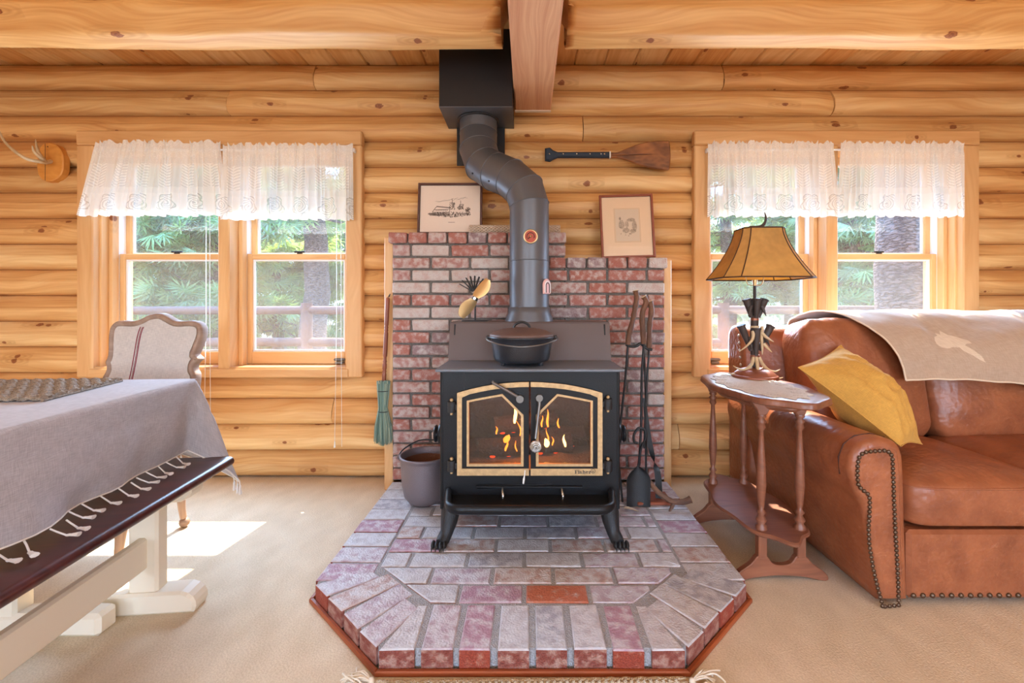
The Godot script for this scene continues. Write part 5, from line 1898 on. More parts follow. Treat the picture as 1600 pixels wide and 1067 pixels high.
func build_side_table() -> void:
	var t := thing("side_table", "small mahogany side table with spindle legs and lower shelf beside the sofa arm", "side table", V(0.94, 0, 1.88))
	var lay := Basis(Vector3.RIGHT, Vector3(0, 0, -1), Vector3.UP)
	var st := S()
	var rows := []
	var edge := oval(0.965, 1.885, 0.190, 0.362, 8.0, 0.028)
	for q in [[0.010, 0.658], [0.003, 0.660], [0.0, 0.665], [0.004, 0.670], [0.002, 0.675], [0.005, 0.681], [0.012, 0.684], [0.03, 0.684]]:
		var row := []
		for p in inset(edge, q[0]): row.append(V(p.x, q[1], p.y))
		rows.append(row)
	sheet(st, rows, true)
	prism(st, inset(edge, 0.02), 0.658, 0.6838, Vector3.ZERO, lay)
	part("tabletop", st, M.mahogany, t)
	part("apron", pr(oval(0.95, 1.885, 0.135, 0.285, 8.0, 0.02), 0.632, 0.660, Vector3.ZERO, lay, 0.012), M.mahogany, t)
	for d in [1.664, 2.098]:
		# end board between the two spindles, cut in curves
		var b := PackedVector2Array([Vector2(0.825, 0.660), Vector2(0.845, 0.632), Vector2(0.852, 0.612), Vector2(0.880, 0.612), Vector2(0.892, 0.632), Vector2(0.915, 0.642), Vector2(0.958, 0.642), Vector2(0.981, 0.632), Vector2(0.993, 0.612), Vector2(1.022, 0.612), Vector2(1.030, 0.632), Vector2(1.055, 0.660)])
		part("end_board", pr(b, -0.014, 0.014, V(0, 0, d), Basis.IDENTITY, 0.003), M.mahogany, t)
		for x in [0.866, 1.009]:
			var prof := [Vector2(0.0133, 0.615), Vector2(0.0176, 0.605), Vector2(0.0099, 0.597), Vector2(0.0185, 0.588), Vector2(0.0117, 0.578), Vector2(0.0159, 0.565), Vector2(0.0083, 0.552), Vector2(0.0108, 0.50), Vector2(0.0159, 0.42), Vector2(0.0176, 0.35), Vector2(0.0117, 0.28), Vector2(0.0083, 0.262), Vector2(0.0167, 0.25), Vector2(0.0091, 0.240), Vector2(0.0193, 0.222), Vector2(0.0125, 0.208), Vector2(0.0202, 0.200), Vector2(0.0202, 0.186)]
			part("spindle", lt(prof, V(x, 0, d), 20), M.mahogany, t)
			part("lower_post", bx(V(x, 0.135, d), Vector3(0.032, 0.10, 0.030), 0.003), M.mahogany, t)
		var foot := PackedVector2Array(spline([Vector2(-0.172, 0.006), Vector2(-0.160, 0.030), Vector2(-0.115, 0.062), Vector2(-0.088, 0.092), Vector2(-0.055, 0.092), Vector2(-0.035, 0.066), Vector2(0.0, 0.058), Vector2(0.035, 0.066), Vector2(0.055, 0.092), Vector2(0.088, 0.092), Vector2(0.115, 0.062), Vector2(0.160, 0.030), Vector2(0.172, 0.006), Vector2(0.150, 0.0), Vector2(0.085, 0.014), Vector2(0.0, 0.020), Vector2(-0.085, 0.014), Vector2(-0.150, 0.0)], 3))
		part("foot", pr(foot, -0.013, 0.013, V(0.9375, 0, d), Basis.IDENTITY, 0.003), M.mahogany, t)
	var sh := oval(0.935, 1.885, 0.142, 0.315, 8.0, 0.045)
	part("shelf", pr(sh, 0.172, 0.188, Vector3.ZERO, lay, 0.005, true), M.mahogany, t)

	var dl := thing("doily", "pale scalloped lace doily under the lamp on the side table", "doily", V(0.95, 0.684, 1.88))
	var ds := S()
	prism(ds, oval(0.955, 1.875, 0.140, 0.285, 15.0, 0.055, 180), 0.6842, 0.6865, Vector3.ZERO, lay)
	part("lace", ds, M.doily, dl)
	for i in 15:
		var a := TAU * i / 15
		part("lace_flower", lt([Vector2(0.0, 0.003), Vector2(0.008, 0.0015), Vector2(0.012, 0.0032), Vector2(0.020, 0.0015), Vector2(0.024, 0.003), Vector2(0.027, 0.0)], V(0.955 + 0.108 * cos(a), 0.6862, 1.875 + 0.232 * sin(a)), 12), M.doily, dl)
	build_lamp()


func lp(x: float, y: float, near := 0.0) -> Vector3:
	var p := at(1110.0 + x / 3.681, 330.0 + y / 3.681, 2.07)
	return p + Vector3(-0.012, 0, near)


func build_lamp() -> void:
	var foot := lp(270, 985)
	var t := thing("table_lamp", "antler table lamp with an amber bell shade on the side table", "lamp", Vector3(foot.x, 0.687, foot.z))
	var base := Vector3(foot.x, 0.687, foot.z)
	part("base", lt([Vector2(0.0, 0.0), Vector2(0.098, 0.0), Vector2(0.098, 0.0), Vector2(0.100, 0.006), Vector2(0.096, 0.011), Vector2(0.092, 0.012), Vector2(0.092, 0.012), Vector2(0.088, 0.017), Vector2(0.070, 0.032), Vector2(0.045, 0.042), Vector2(0.018, 0.047), Vector2(0.0, 0.048)], base, 40), M.copper, t, "dark copper domed base")
	var stem := S()
	tube(stem, [lp(268, 960), lp(268, 840), lp(268, 700), lp(270, 600)], [0.012, 0.017, 0.019, 0.016], 14)
	part("stem", stem, M.antler_dark, t, "dark burnt antler stem")
	part("rod", tb([lp(270, 600), lp(270, 425)], 0.0068, 10), M.antler_dark, t)
	# burrs: antler butts that flare upwards
	for q in [[250, 610, 222, 505, 0.0, 1], [290, 610, 327, 505, 0.0, 1], [270, 615, 271, 502, 0.02, 1], [270, 615, 268, 506, -0.02, 0], [247, 800, 188, 655, 0.004, 1], [293, 800, 360, 657, 0.004, 1], [268, 830, 266, 670, 0.022, 0]]:
		var a := lp(q[0], q[1], q[4] * 0.6)
		var b := lp(q[2], q[3], q[4])
		var st := S()
		tube(st, [a, a.lerp(b, 0.35), a.lerp(b, 0.75), b], [0.009, 0.012, 0.016, 0.0185], 12)
		var up := (b - a).normalized()
		for k in 10:      # the rough crown
			var s := up.cross(Vector3(0, 0, 1)).normalized().rotated(up, TAU * k / 10)
			ball(st, b + s * 0.0165 - up * 0.004, 0.005, 6)
		part("antler_butt", st, M.antler_dark, t)
	for q in [[[242, 545], [228, 575], [220, 604]], [[300, 545], [312, 575], [322, 604]], [[232, 720], [238, 765], [240, 795]], [[308, 710], [330, 745], [342, 775]]]:
		part("antler_point", tb([lp(q[0][0], q[0][1], 0.012), lp(q[1][0], q[1][1], 0.018), lp(q[2][0], q[2][1], 0.022)], [0.009, 0.006, 0.001], 8), M.antler_dark, t)
	for q in [[[248, 690, 0.02], [236, 730, 0.035], [205, 765, 0.04], [160, 803, 0.035]], [[290, 690, 0.02], [305, 715, 0.035], [330, 735, 0.04], [355, 748, 0.035]], [[298, 660, 0.022], [292, 720, 0.026], [297, 790, 0.026], [300, 822, 0.02]], [[308, 760, 0.02], [325, 785, 0.03], [350, 808, 0.03]],
			[[256, 838, 0.012], [238, 880, 0.02], [205, 905, 0.02], [172, 905, 0.012], [145, 888, 0.0]], [[235, 885, 0.02], [200, 925, 0.01], [160, 938, -0.01], [122, 935, -0.02]], [[286, 838, 0.012], [305, 880, 0.02], [340, 912, 0.02], [380, 920, 0.012], [415, 910, 0.0]], [[310, 890, 0.02], [350, 938, 0.014], [400, 962, 0.0], [440, 958, -0.01]], [[266, 838, 0.02], [262, 900, 0.04], [252, 950, 0.055], [245, 990, 0.07]], [[276, 838, -0.012], [282, 905, -0.04], [290, 960, -0.06]]]:
		var pts := []
		var rad := []
		for k in q.size():
			pts.append(lp(q[k][0], q[k][1], q[k][2]))
		pts = spline(pts, 5)
		for k in pts.size(): rad.append(lerpf(0.0085, 0.0014, pow(float(k) / (pts.size() - 1), 1.5)))
		part("antler_tine", tb(pts, rad, 9), M.antler, t, "bone white antler tine")
	for y in [620, 665, 832]:
		part("band", tb([lp(270, y - 7), lp(270, y + 7)], 0.0205 if y != 620 else 0.018, 16), M.copper if y != 665 else M.antler, t)
	# socket and harp
	var sk := S()
	tube(sk, [lp(270, 428), lp(270, 395)], [0.008, 0.011], 12)
	part("socket", sk, M.brass_bright, t)
	var hp := S()
	for s in [-1.0, 1.0]:
		tube(hp, spline([lp(270, 425), lp(270 + s * 32, 425), lp(270 + s * 48, 400), lp(270 + s * 50, 330), lp(270 + s * 30, 180), lp(270, 110)], 5), 0.0022, 6)
	part("harp", hp, M.brass_bright, t)
	# bell shade with clipped corners
	var cx := lp(294, 0).x
	var y0 := lp(0, 388).y
	var y1 := lp(0, 106).y
	var cz := lp(0, 0).z
	var sect := func(v: float) -> Array:
		var w := 0.094 + 0.111 * pow(v, 1.5)
		var z := w * 0.72
		var c := w * 0.26
		var y := lerpf(y1, y0, v)
		var out := []
		for p in [[w - c, z], [w, z - c], [w, -z + c], [w - c, -z], [-w + c, -z], [-w, -z + c], [-w, z - c], [-w + c, z]]: out.append(Vector3(cx + p[0], y, cz + p[1]))
		return out
	var sh := S(false)
	var fab := []
	for i in 15: fab.append(sect.call(i / 14.0))
	for k in 8:
		sh.set_smooth_group(k)
		var strip := []
		for r in fab:
			var a: Vector3 = r[k]
			var b: Vector3 = r[(k + 1) % 8]
			strip.append([a, a.lerp(b, 0.5), b])
		sheet(sh, strip)
	var shade := part("shade", sh, M.shade, t, "amber parchment bell shade")
	for k in 8:
		var l := []
		for r in fab: l.append(r[k])
		part("rib", tb(l, 0.0026, 6), M.shade_edge, shade)
	for r in [fab[0], fab[14]]:
		var l: Array = r.duplicate()
		l.append(r[0])
		part("edge_binding", tb(l, 0.0035, 6), M.shade_edge, shade)
	part("spider", tb([fab[0][6].lerp(fab[0][7], 0.0) , Vector3(cx, y1, cz), fab[0][2]], 0.002, 6), M.brass_bright, shade)
	part("finial", tb(spline([Vector3(cx, y1, cz), lp(238, 93), lp(285, 92), lp(318, 80), lp(334, 45), lp(326, 5)], 5), [0.006, 0.006, 0.006, 0.006, 0.006, 0.007, 0.007, 0.007, 0.007, 0.007, 0.0075, 0.0075, 0.0075, 0.0075, 0.0075, 0.007, 0.007, 0.0065, 0.006, 0.006, 0.0055, 0.005, 0.004, 0.003, 0.002, 0.001], 9), M.antler_dark, t, "curved dark antler finial")


# ---------------------------------------------------------------- lace valances

func build_curtains() -> void:
	# lace: net ground, fern columns, a row of roses above a dense scalloped edge
	var ln := noise(161, 1.0, 2)
	var tex := texture(512, 512, func(u: float, v: float) -> Color:
		var a := 0.74 + 0.08 * ln.get_noise_2d(u * 70.0, v * 70.0)
		# v 0 at the top ruffle, 1 at the hem
		var col := fmod(u * 6.0, 1.0) - 0.5
		if v > 0.30 and v < 0.62:
			var rib := fmod((v * 26.0 + absf(col) * 5.0), 1.0)
			if absf(col) < 0.30 and rib < 0.5: a = 0.93
			if absf(col) < 0.02: a = 0.95
			if absf(col) > 0.30: a = 0.80
		elif v >= 0.62 and v < 0.70:
			a = 0.90
		elif v >= 0.70:
			var q := Vector2(fmod(u * 5.0 + 0.5, 1.0) - 0.5, (v - 0.84) * 2.4)
			var r := q.length()
			var an := atan2(q.y, q.x)
			a = 0.95
			var petal := 0.30 + 0.05 * sin(an * 5.0)
			if r < petal and fmod(r * 16.0 + an * 0.32, 1.0) < 0.33: a = 0.62
			if absf(r - petal) < 0.014: a = 0.55
		elif v < 0.22:
			a = 0.70 + 0.25 * absf(ln.get_noise_2d(u * 46.0, v * 40.0))
		return Color(1, 1, 1, clampf(a + 0.06 * ln.get_noise_2d(u * 200.0, v * 200.0), 0.0, 1.0)), 0.0)
	var lace := mat(C(244, 242, 238), 0.9, tex)
	lace.transparency = BaseMaterial3D.TRANSPARENCY_ALPHA
	lace.backlight_enabled = true
	lace.backlight = Color(0.5, 0.5, 0.49)
	var d := 2.582
	for r in [["left window", 148, 552], ["right window", 1106, 1503]]:
		var a := at(r[1], 234, d)
		var b := at(r[2], 234, d)
		var rod := thing("curtain_rod", "thin white curtain rod across the top of the %s" % r[0], "curtain rod", a, "valance rods")
		part("rod", tb([a, b], 0.0055, 10), M.vinyl, rod)
		for e in [a, b]: part("bracket", bx(e + Vector3(0, 0, -0.014), Vector3(0.014, 0.02, 0.03), 0.002), M.vinyl, rod)
	var words := ["white lace valance on the left half of the left window", "white lace valance on the right half of the left window", "white lace valance on the left half of the right window, above the lamp", "white lace valance on the right half of the right window, above the throw"]
	var spans := [[152, 345, 122, 352, 222, 336], [350, 552, 349, 553, 226, 342], [1105, 1300, 1105, 1306, 223, 337], [1312, 1502, 1305, 1505, 223, 337]]
	for k in 4:
		var s: Array = spans[k]
		var t0 := at(s[0], s[4], d)
		var t1 := at(s[1], s[4], d)
		var b0 := at(s[2], s[5], d)
		var b1 := at(s[3], s[5], d)
		var th := thing("lace_valance", words[k], "curtain", Vector3((t0.x + t1.x) / 2, t0.y, t0.z), "lace valances")
		var n := noise(170 + k, 1.0, 2)
		var rows := []
		var cols := 300
		for i in cols + 1:
			var u := float(i) / cols
			var row := []
			var ph := u * 88.0 + n.get_noise_1d(u * 6.0) * 9.0
			var slow := u * 104.0 + n.get_noise_1d(u * 5.0 + 20.0) * 14.0
			for j in 19:
				var v := j / 18.0
				var gather := 1.0 - 0.75 * exp(-pow((v - 0.10) / 0.05, 2.0))     # drawn together at the rod
				var z := (sin(ph) * 0.009 * lerpf(1.0, 0.35, v) + (sin(slow) * 0.0125 + sin(u * 31.0 + k) * 0.008) * smoothstep(0.05, 0.9, v)) * gather
				var x := lerpf(lerpf(t0.x, t1.x, u), lerpf(b0.x, b1.x, u), v) + cos(slow) * 0.003 * v
				var y := lerpf(t0.y, b0.y, v)
				if v < 0.1: y += 0.009 * sin(ph * 1.4) * (1.0 - v / 0.1)
				if j >= 17: y -= 0.010 * absf(sin(u * PI * 13.0 + k)) * (j - 16) / 2.0 + 0.006 * n.get_noise_1d(u * 9.0)
				row.append(Vector3(x, y, t0.z + 0.010 + z))
			rows.append(row)
		var st := S()
		unit_uv = true
		sheet(st, rows)
		unit_uv = false
		var mm := lace
		part("lace", st, mm, th)
	# cords of the raised blinds
	for q in [[322, 328, 660, 588, "left of the mullion"], [526, 533, 690, 692, "near the right edge"]]:
		var th := thing("blind_cord", "pair of thin blind cords hanging in the left window %s" % q[4], "cord", at(q[0], q[2], 2.595), "blind cords")
		part("cord", tb([at(q[0], 335, 2.596), at(q[0], 500, 2.597), at(q[0] - 3, q[2], 2.598)], 0.0014, 5), M.cord, th)
		part("cord", tb([at(q[1], 335, 2.596), at(q[1], 500, 2.597), at(q[1] + 1, q[2] + 8, 2.598)], 0.0014, 5), M.cord, th)
		part("cord_pull", tb([at(q[0] - 3, q[2], 2.598), at(q[0] - 3, q[2] + 9, 2.598)], [0.003, 0.006], 8), M.cord, th)


# ---------------------------------------------------------------- things on and round the hearth

func build_hearth_things() -> void:
	# Dutch oven on the lower top plate
	var pc := V(-0.027, 0.7652, 1.925)
	var pot := thing("dutch_oven", "black cast-iron Dutch oven with a brown lid on the stove top", "pot", pc)
	var pb := S()
	lathe(pb, [Vector2(0.0, 0.014), Vector2(0.105, 0.014), Vector2(0.114, 0.018), Vector2(0.120, 0.03), Vector2(0.130, 0.09), Vector2(0.133, 0.112), Vector2(0.138, 0.114), Vector2(0.139, 0.120), Vector2(0.132, 0.122), Vector2(0.126, 0.10), Vector2(0.115, 0.03), Vector2(0.0, 0.024)], pc, 48)
	var body := part("pot_body", pb, M.cast_black, pot)
	for s in [-1.0, 1.0]:
		part("ear", tb([pc + Vector3(s * 0.128, 0.112, 0), pc + Vector3(s * 0.148, 0.118, 0), pc + Vector3(s * 0.152, 0.108, 0)], [0.010, 0.008, 0.006], 8), M.cast_black, body)
	for a in [0.6, 2.5, 4.7]: part("foot", tb([pc + Vector3(cos(a) * 0.095, 0.016, sin(a) * 0.095), pc + Vector3(cos(a) * 0.098, 0.0, sin(a) * 0.098)], [0.013, 0.009], 8), M.cast_black, body)
	var ld := S()
	lathe(ld, [Vector2(0.136, 0.121), Vector2(0.138, 0.127), Vector2(0.134, 0.132), Vector2(0.120, 0.139), Vector2(0.09, 0.150), Vector2(0.05, 0.157), Vector2(0.0, 0.159)], pc, 48)
	var lid := part("lid", ld, M.cast_lid, pot, "brown iron lid")
	part("lid_handle", tb(spline([pc + Vector3(-0.036, 0.153, 0), pc + Vector3(-0.026, 0.172, 0), pc + Vector3(0, 0.181, 0), pc + Vector3(0.026, 0.172, 0), pc + Vector3(0.036, 0.153, 0)], 5), 0.0055, 9), M.dark_iron, lid)
	part("bail", tb(spline([pc + Vector3(-0.150, 0.116, 0), pc + Vector3(-0.138, 0.106, 0.06), pc + Vector3(-0.08, 0.093, 0.118), pc + Vector3(0, 0.087, 0.143), pc + Vector3(0.08, 0.093, 0.118), pc + Vector3(0.138, 0.106, 0.06), pc + Vector3(0.150, 0.116, 0)], 6), 0.0032, 8), M.pewter, pot, "wire bail")
	# heat-driven fan on the upper plate
	var fc := V((742.5 - VX) * 2.2 / F, 0.9412, 2.2)
	var fan_ := thing("stove_fan", "small stove-top fan with two gold blades beside the stovepipe", "fan", fc)
	part("base", bx(fc + Vector3(0, 0.003, 0), Vector3(0.125, 0.006, 0.06), 0.002), M.dark_iron, fan_)
	part("stand", tb([fc + Vector3(0.0, 0.004, 0), fc + Vector3(0.0, 0.10, 0)], 0.0045, 8), M.dark_iron, fan_)
	part("arm", tb([fc + Vector3(0.0, 0.085, 0), fc + Vector3(0.016, 0.13, -0.004), fc + Vector3(0.022, 0.165, -0.008)], 0.005, 8), M.dark_iron, fan_)
	for i in 7:
		var a := lerpf(2.62, 0.95, i / 6.0)
		var root := fc + Vector3(-0.008, 0.155, -0.012)
		var dirn := Vector3(cos(a), sin(a), 0)
		var fin := S(false)
		box(fin, root + dirn * 0.044 + Vector3(0, -0.012, 0), Vector3(0.0035, 0.074, 0.045), 0.001, Basis(Vector3.BACK, a - PI / 2))
		part("cooling_fin", fin, M.dark_iron, fan_)
	part("motor", tb([fc + Vector3(-0.002, 0.112, 0.012), fc + Vector3(-0.002, 0.112, -0.02)], 0.012, 14), M.dark_iron, fan_)
	var hub := fc + Vector3(0.0, 0.112, 0.02)
	for s in [-1.0, 1.0]:
		var rows := []
		for i in 13:
			var u := i / 12.0
			var ax: Vector3 = Vector3(0.49, 0.87, 0) * s
			var sd: Vector3 = Vector3(0.87, -0.49, 0.35 * s)
			var w := 0.006 + 0.024 * pow(sin(PI * minf(1.0, 0.10 + u * 0.86)), 0.7)
			var c: Vector3 = hub + ax * (0.008 + 0.105 * u) + Vector3(0.87, -0.49, 0) * s * 0.014 * sin(u * PI * 0.7)
			rows.append([c - sd * w, c + Vector3(0, 0, 0.003), c + sd * w])
		var st := S()
		sheet(st, rows)
		var under := []
		for r in rows: under.append([r[0] - Vector3(0, 0, 0.0015), r[1] - Vector3(0, 0, 0.0015), r[2] - Vector3(0, 0, 0.0015)])
		sheet(st, under, false, Vector2.ZERO, true)
		part("blade", st, M.brass_bright, fan_, "gold blade")
	part("hub_nut", tb([hub + Vector3(0, 0, -0.006), hub + Vector3(0, 0, 0.010)], 0.007, 10), M.steel, fan_)
	# kettle used as a bucket, left of the stove
	var kc := V(-0.497, HT, 2.17)
	var kt := thing("iron_kettle", "dull iron kettle with wire bail on the hearth left of the stove", "kettle", kc)
	part("kettle_body", lt([Vector2(0.0, 0.002), Vector2(0.05, 0.0), Vector2(0.080, 0.012), Vector2(0.100, 0.04), Vector2(0.110, 0.09), Vector2(0.114, 0.15), Vector2(0.116, 0.205), Vector2(0.116, 0.215), Vector2(0.122, 0.222), Vector2(0.124, 0.230), Vector2(0.118, 0.234), Vector2(0.112, 0.230), Vector2(0.110, 0.20), Vector2(0.106, 0.12)], kc, 48), M.cast_dull, kt)
	part("rusty_inside", lt([Vector2(0.1095, 0.20), Vector2(0.105, 0.10), Vector2(0.09, 0.06), Vector2(0.0, 0.05)], kc, 40), M.rust, kt, "rusty inside")
	for s in [-1.0, 1.0]: part("ear", tb([kc + Vector3(s * 0.118, 0.20, 0.0), kc + Vector3(s * 0.134, 0.212, 0.0), kc + Vector3(s * 0.128, 0.228, 0.0)], 0.006, 8), M.cast_dull, kt)
	part("bail", tb(spline([kc + Vector3(-0.132, 0.215, 0), kc + Vector3(-0.120, 0.238, -0.05), kc + Vector3(-0.06, 0.262, -0.115), kc + Vector3(0.02, 0.262, -0.122), kc + Vector3(0.09, 0.245, -0.09), kc + Vector3(0.132, 0.215, 0)], 6), 0.0035, 8), M.dark_iron, kt)
	build_broom()
	build_tools()
	# dry leaf
	var lf := thing("dry_leaf", "small pale dry leaf on the hearth bricks right of the stove", "leaf", V(0.475, HT + 0.003, 2.07))
	var lrows := []
	for i in 9:
		var u := i / 8.0
		var w := 0.020 * pow(sin(PI * clampf(u * 0.94 + 0.03, 0, 1)), 0.8)
		var c := V(0.448 + 0.058 * u, HT + 0.004 + 0.004 * sin(u * 3.0), 2.085 - 0.035 * u)
		lrows.append([c + Vector3(-w * 0.4, 0.005, -w), c, c + Vector3(w * 0.4, 0.006, w)])
	var ls := S()
	sheet(ls, lrows)
	part("blade", ls, M.leaf_dry, lf)
	build_rug()


func build_broom() -> void:
	var t := thing("hearth_broom", "hearth broom with turned handle and grey-green straw hanging left of the bricks", "broom", V(-0.79, 0.45, 2.44))
	var d := 2.435
	var bp := func(x: float, y: float) -> Vector3: return at(530.0 + x / 2.963, 340.0 + y / 2.963, d)
	var a: Vector3 = bp.call(225, 370)
	var b: Vector3 = bp.call(207, 758)
	var pts := []
	var rad := []
	for i in 60:
		var u := i / 59.0
		pts.append(a.lerp(b, u))
		var r := 0.0115
		for g in [0.34, 0.37, 0.40, 0.72, 0.75, 0.78, 0.86, 0.90]:
			if absf(u - g) < 0.009: r = 0.0085
		if i == 0 or i == 59: r = 0.008
		rad.append(r)
	part("handle", tb(pts, rad, 12), M.broom_wood, t)
	part("hanging_loop", tb([a, a + Vector3(0.006, 0.02, -0.02), a + Vector3(0, 0.004, -0.03)], 0.002, 6), M.dark_iron, t)
	var g := RandomNumberGenerator.new()
	g.seed = 12
	for tone in 4:
		var st := S()
		for i in 46:
			var u := g.randf_range(-1, 1)
			var w := g.randf_range(-1, 1) * sqrt(1.0 - u * u * 0.8)
			var top: Vector3 = bp.call(208 + u * 30, 755 + g.randf_range(-4, 14)) + Vector3(0, 0, w * 0.018 + 0.012)
			var waist: Vector3 = bp.call(206 + u * 20, 880) + Vector3(0, 0, w * 0.014 + 0.012)
			var low: Vector3 = bp.call(207 + u * 42 + g.randf_range(-3, 3), 1052 - absf(u) * 14 + g.randf_range(-16, 4)) + Vector3(0, 0, w * 0.016 + 0.012)
			tube(st, [top, waist, waist.lerp(low, 0.55) + Vector3(u * 0.007, 0, 0), low], [0.0022, 0.0024, 0.0024, 0.001], 4, false)
		part("straw", st, M.broom_straw[tone], t)
	for y in [800, 895]:
		var loop := []
		for i in 17: loop.append((bp.call(207, y) as Vector3) + Vector3(cos(TAU * i / 16) * (0.030 if y == 800 else 0.026), 0, sin(TAU * i / 16) * 0.021 + 0.012))
		part("binding", tb(loop, 0.0022, 6, false), M.dark_iron, t)


func build_tools() -> void:
	var d := 2.17
	var q := func(x: float, y: float, near := 0.0) -> Vector3: return at(940.0 + x / 2.736, 430.0 + y / 2.736, d) + Vector3(0, 0, near)
	# stand: pinkish wood foot, two iron uprights, an antler lying at its side
	var foot_y := HT
	var s := thing("fire_tool_stand", "low wooden stand with an antler holding the fire tools", "tool stand", V(0.60, HT, 2.19))
	part("foot_board", bx(V(0.605, HT + 0.008, 2.19), Vector3(0.17, 0.016, 0.13), 0.004), M.frame_red, s)
	part("upright", bx(V(0.563, HT + 0.07, 2.20), Vector3(0.014, 0.11, 0.10), 0.003), M.frame_red, s)
	part("post", tb([V(0.585, HT + 0.014, 2.22), V(0.583, 0.60, 2.22), V(0.572, 0.85, 2.22)], 0.0055, 8), M.dark_iron, s)
	part("hook_rail", tb(spline([q.call(104, 296), q.call(125, 304), q.call(150, 302), q.call(165, 292), q.call(180, 302), q.call(196, 314), q.call(216, 318)], 4), 0.007, 8), M.dark_iron, s)
	part("hook_post", tb([q.call(182, 300, -0.04), V(0.574, 0.85, 2.22)], 0.005, 6), M.dark_iron, s)
	var an := S()
	tube(an, spline([q.call(198, 872, 0.02), q.call(225, 905, 0.05), q.call(270, 932, 0.08), q.call(315, 935, 0.09), q.call(352, 924, 0.09)], 5), [0.011, 0.012, 0.0125, 0.013, 0.013, 0.013, 0.013, 0.013, 0.013, 0.013, 0.0135, 0.0135, 0.0135, 0.0135, 0.0135, 0.014, 0.014, 0.0145, 0.015, 0.016, 0.018], 10)
	tube(an, [q.call(285, 935, 0.085), q.call(272, 958, 0.095), q.call(258, 976, 0.10)], [0.011, 0.008, 0.002], 8)
	part("antler", an, M.antler_brown, s, "brown antler with pale butt")
	# three tools hung by their antler grips
	var grips := [
		[[[146, 66], [150, 100], [138, 170], [122, 240], [113, 296]], "poker", "fire poker with the leftmost antler grip"],
		[[[178, 92], [188, 115], [172, 160], [172, 220], [178, 292]], "ash shovel", "ash shovel with a broad black blade and curved antler grip"],
		[[[206, 112], [214, 150], [206, 210], [204, 310]], "brush", "flat twisted iron tongs with the rightmost antler grip"]]
	var nm := ["fire_poker", "ash_shovel", "fire_tongs"]
	for k in 3:
		var gp: Array = grips[k][0]
		var last: Array = gp[gp.size() - 1]
		var top: Vector3 = q.call(gp[0][0], gp[0][1])
		var t := thing(nm[k], grips[k][2], ["poker", "shovel", "tongs"][k], Vector3(top.x, HT, top.z), "antler-handled fire tools")
		var pts := []
		for p in gp: pts.append(q.call(p[0], p[1], 0.012 if k == 1 else 0.0))
		pts = spline(pts, 5)
		var rad := []
		var n := noise(190 + k, 0.6, 2)
		for i in pts.size(): rad.append((0.0135 + 0.003 * n.get_noise_1d(i)) * (1.25 if i == 0 else 1.0))
		part("grip", tb(pts, rad, 12), M.antler_brown, t, "brown antler grip")
		part("grip_end", tb([pts[0], pts[0] + (pts[0] - pts[1]).normalized() * 0.003], 0.014, 12), M.antler, t, "pale sawn grip end")
		if k == 0:
			part("rod", tb([pts[pts.size() - 1], q.call(100, 460), q.call(82, 640, -0.01), q.call(74, 800, -0.01), q.call(90, 978, 0.0)], 0.0055, 8), M.dark_iron, t)
			part("point", tb([q.call(90, 978), q.call(93, 994)], [0.006, 0.002], 6), M.dark_iron, t)
		elif k == 1:
			part("rod", tb([pts[pts.size() - 1], q.call(170, 420, 0.008), q.call(168, 640, 0.006), q.call(160, 812, 0.004)], 0.006, 8), M.dark_iron, t)
			part("hook", tb(spline([q.call(150, 712, 0.02), q.call(136, 706, 0.02), q.call(134, 678, 0.02), q.call(154, 648, 0.02), q.call(180, 658, 0.02), q.call(184, 690, 0.02), q.call(164, 740, 0.015), q.call(156, 812, 0.01)], 5), 0.006, 8), M.dark_iron, t)
			# blade: a rounded scoop leaning forward, its lip on the hearth
			var rows := []
			for i in 13:
				var u := i / 12.0
				var row := []
				var cx := lerpf(152, 144, u)
				var w := 50.0 * pow(minf(1.0, u * 3.4 + 0.04), 0.5) * lerpf(1.0, 0.98, u)
				for j in 13:
					var v := j / 6.0 - 1.0
					row.append((q.call(cx + v * w, lerpf(812, 966, u) + 14.0 * u * (1.0 - v * v) * 0.6) as Vector3) + Vector3(0, 0, 0.012 + 0.03 * u + 0.022 * v * v))
				rows.append(row)
			var st := S()
			sheet(st, rows)
			var bk := []
			for r in rows:
				var rr := []
				for p in r: rr.append(p - Vector3(0, 0, 0.003))
				bk.append(rr)
			sheet(st, bk, false, Vector2.ZERO, true)
			part("blade", st, M.iron_rough, t, "black scoop blade")
		else:
			part("rod", tb([pts[pts.size() - 1], q.call(196, 420), q.call(188, 560), q.call(182, 740)], 0.005, 8), M.dark_iron, t)
			var rows := []
			var path := spline([q.call(182, 525), q.call(190, 600), q.call(203, 700), q.call(222, 790), q.call(240, 850), q.call(246, 955)], 6)
			for i in path.size():
				var u := float(i) / (path.size() - 1)
				var a := 0.2 + PI * smoothstep(0.45, 0.8, u)
				var side := Vector3(cos(a), 0.1, sin(a)) * lerpf(0.008, 0.017, u)
				rows.append([path[i] - side, path[i], path[i] + side])
			var st := S()
			sheet(st, rows)
			part("jaw", st, M.dark_iron, t)


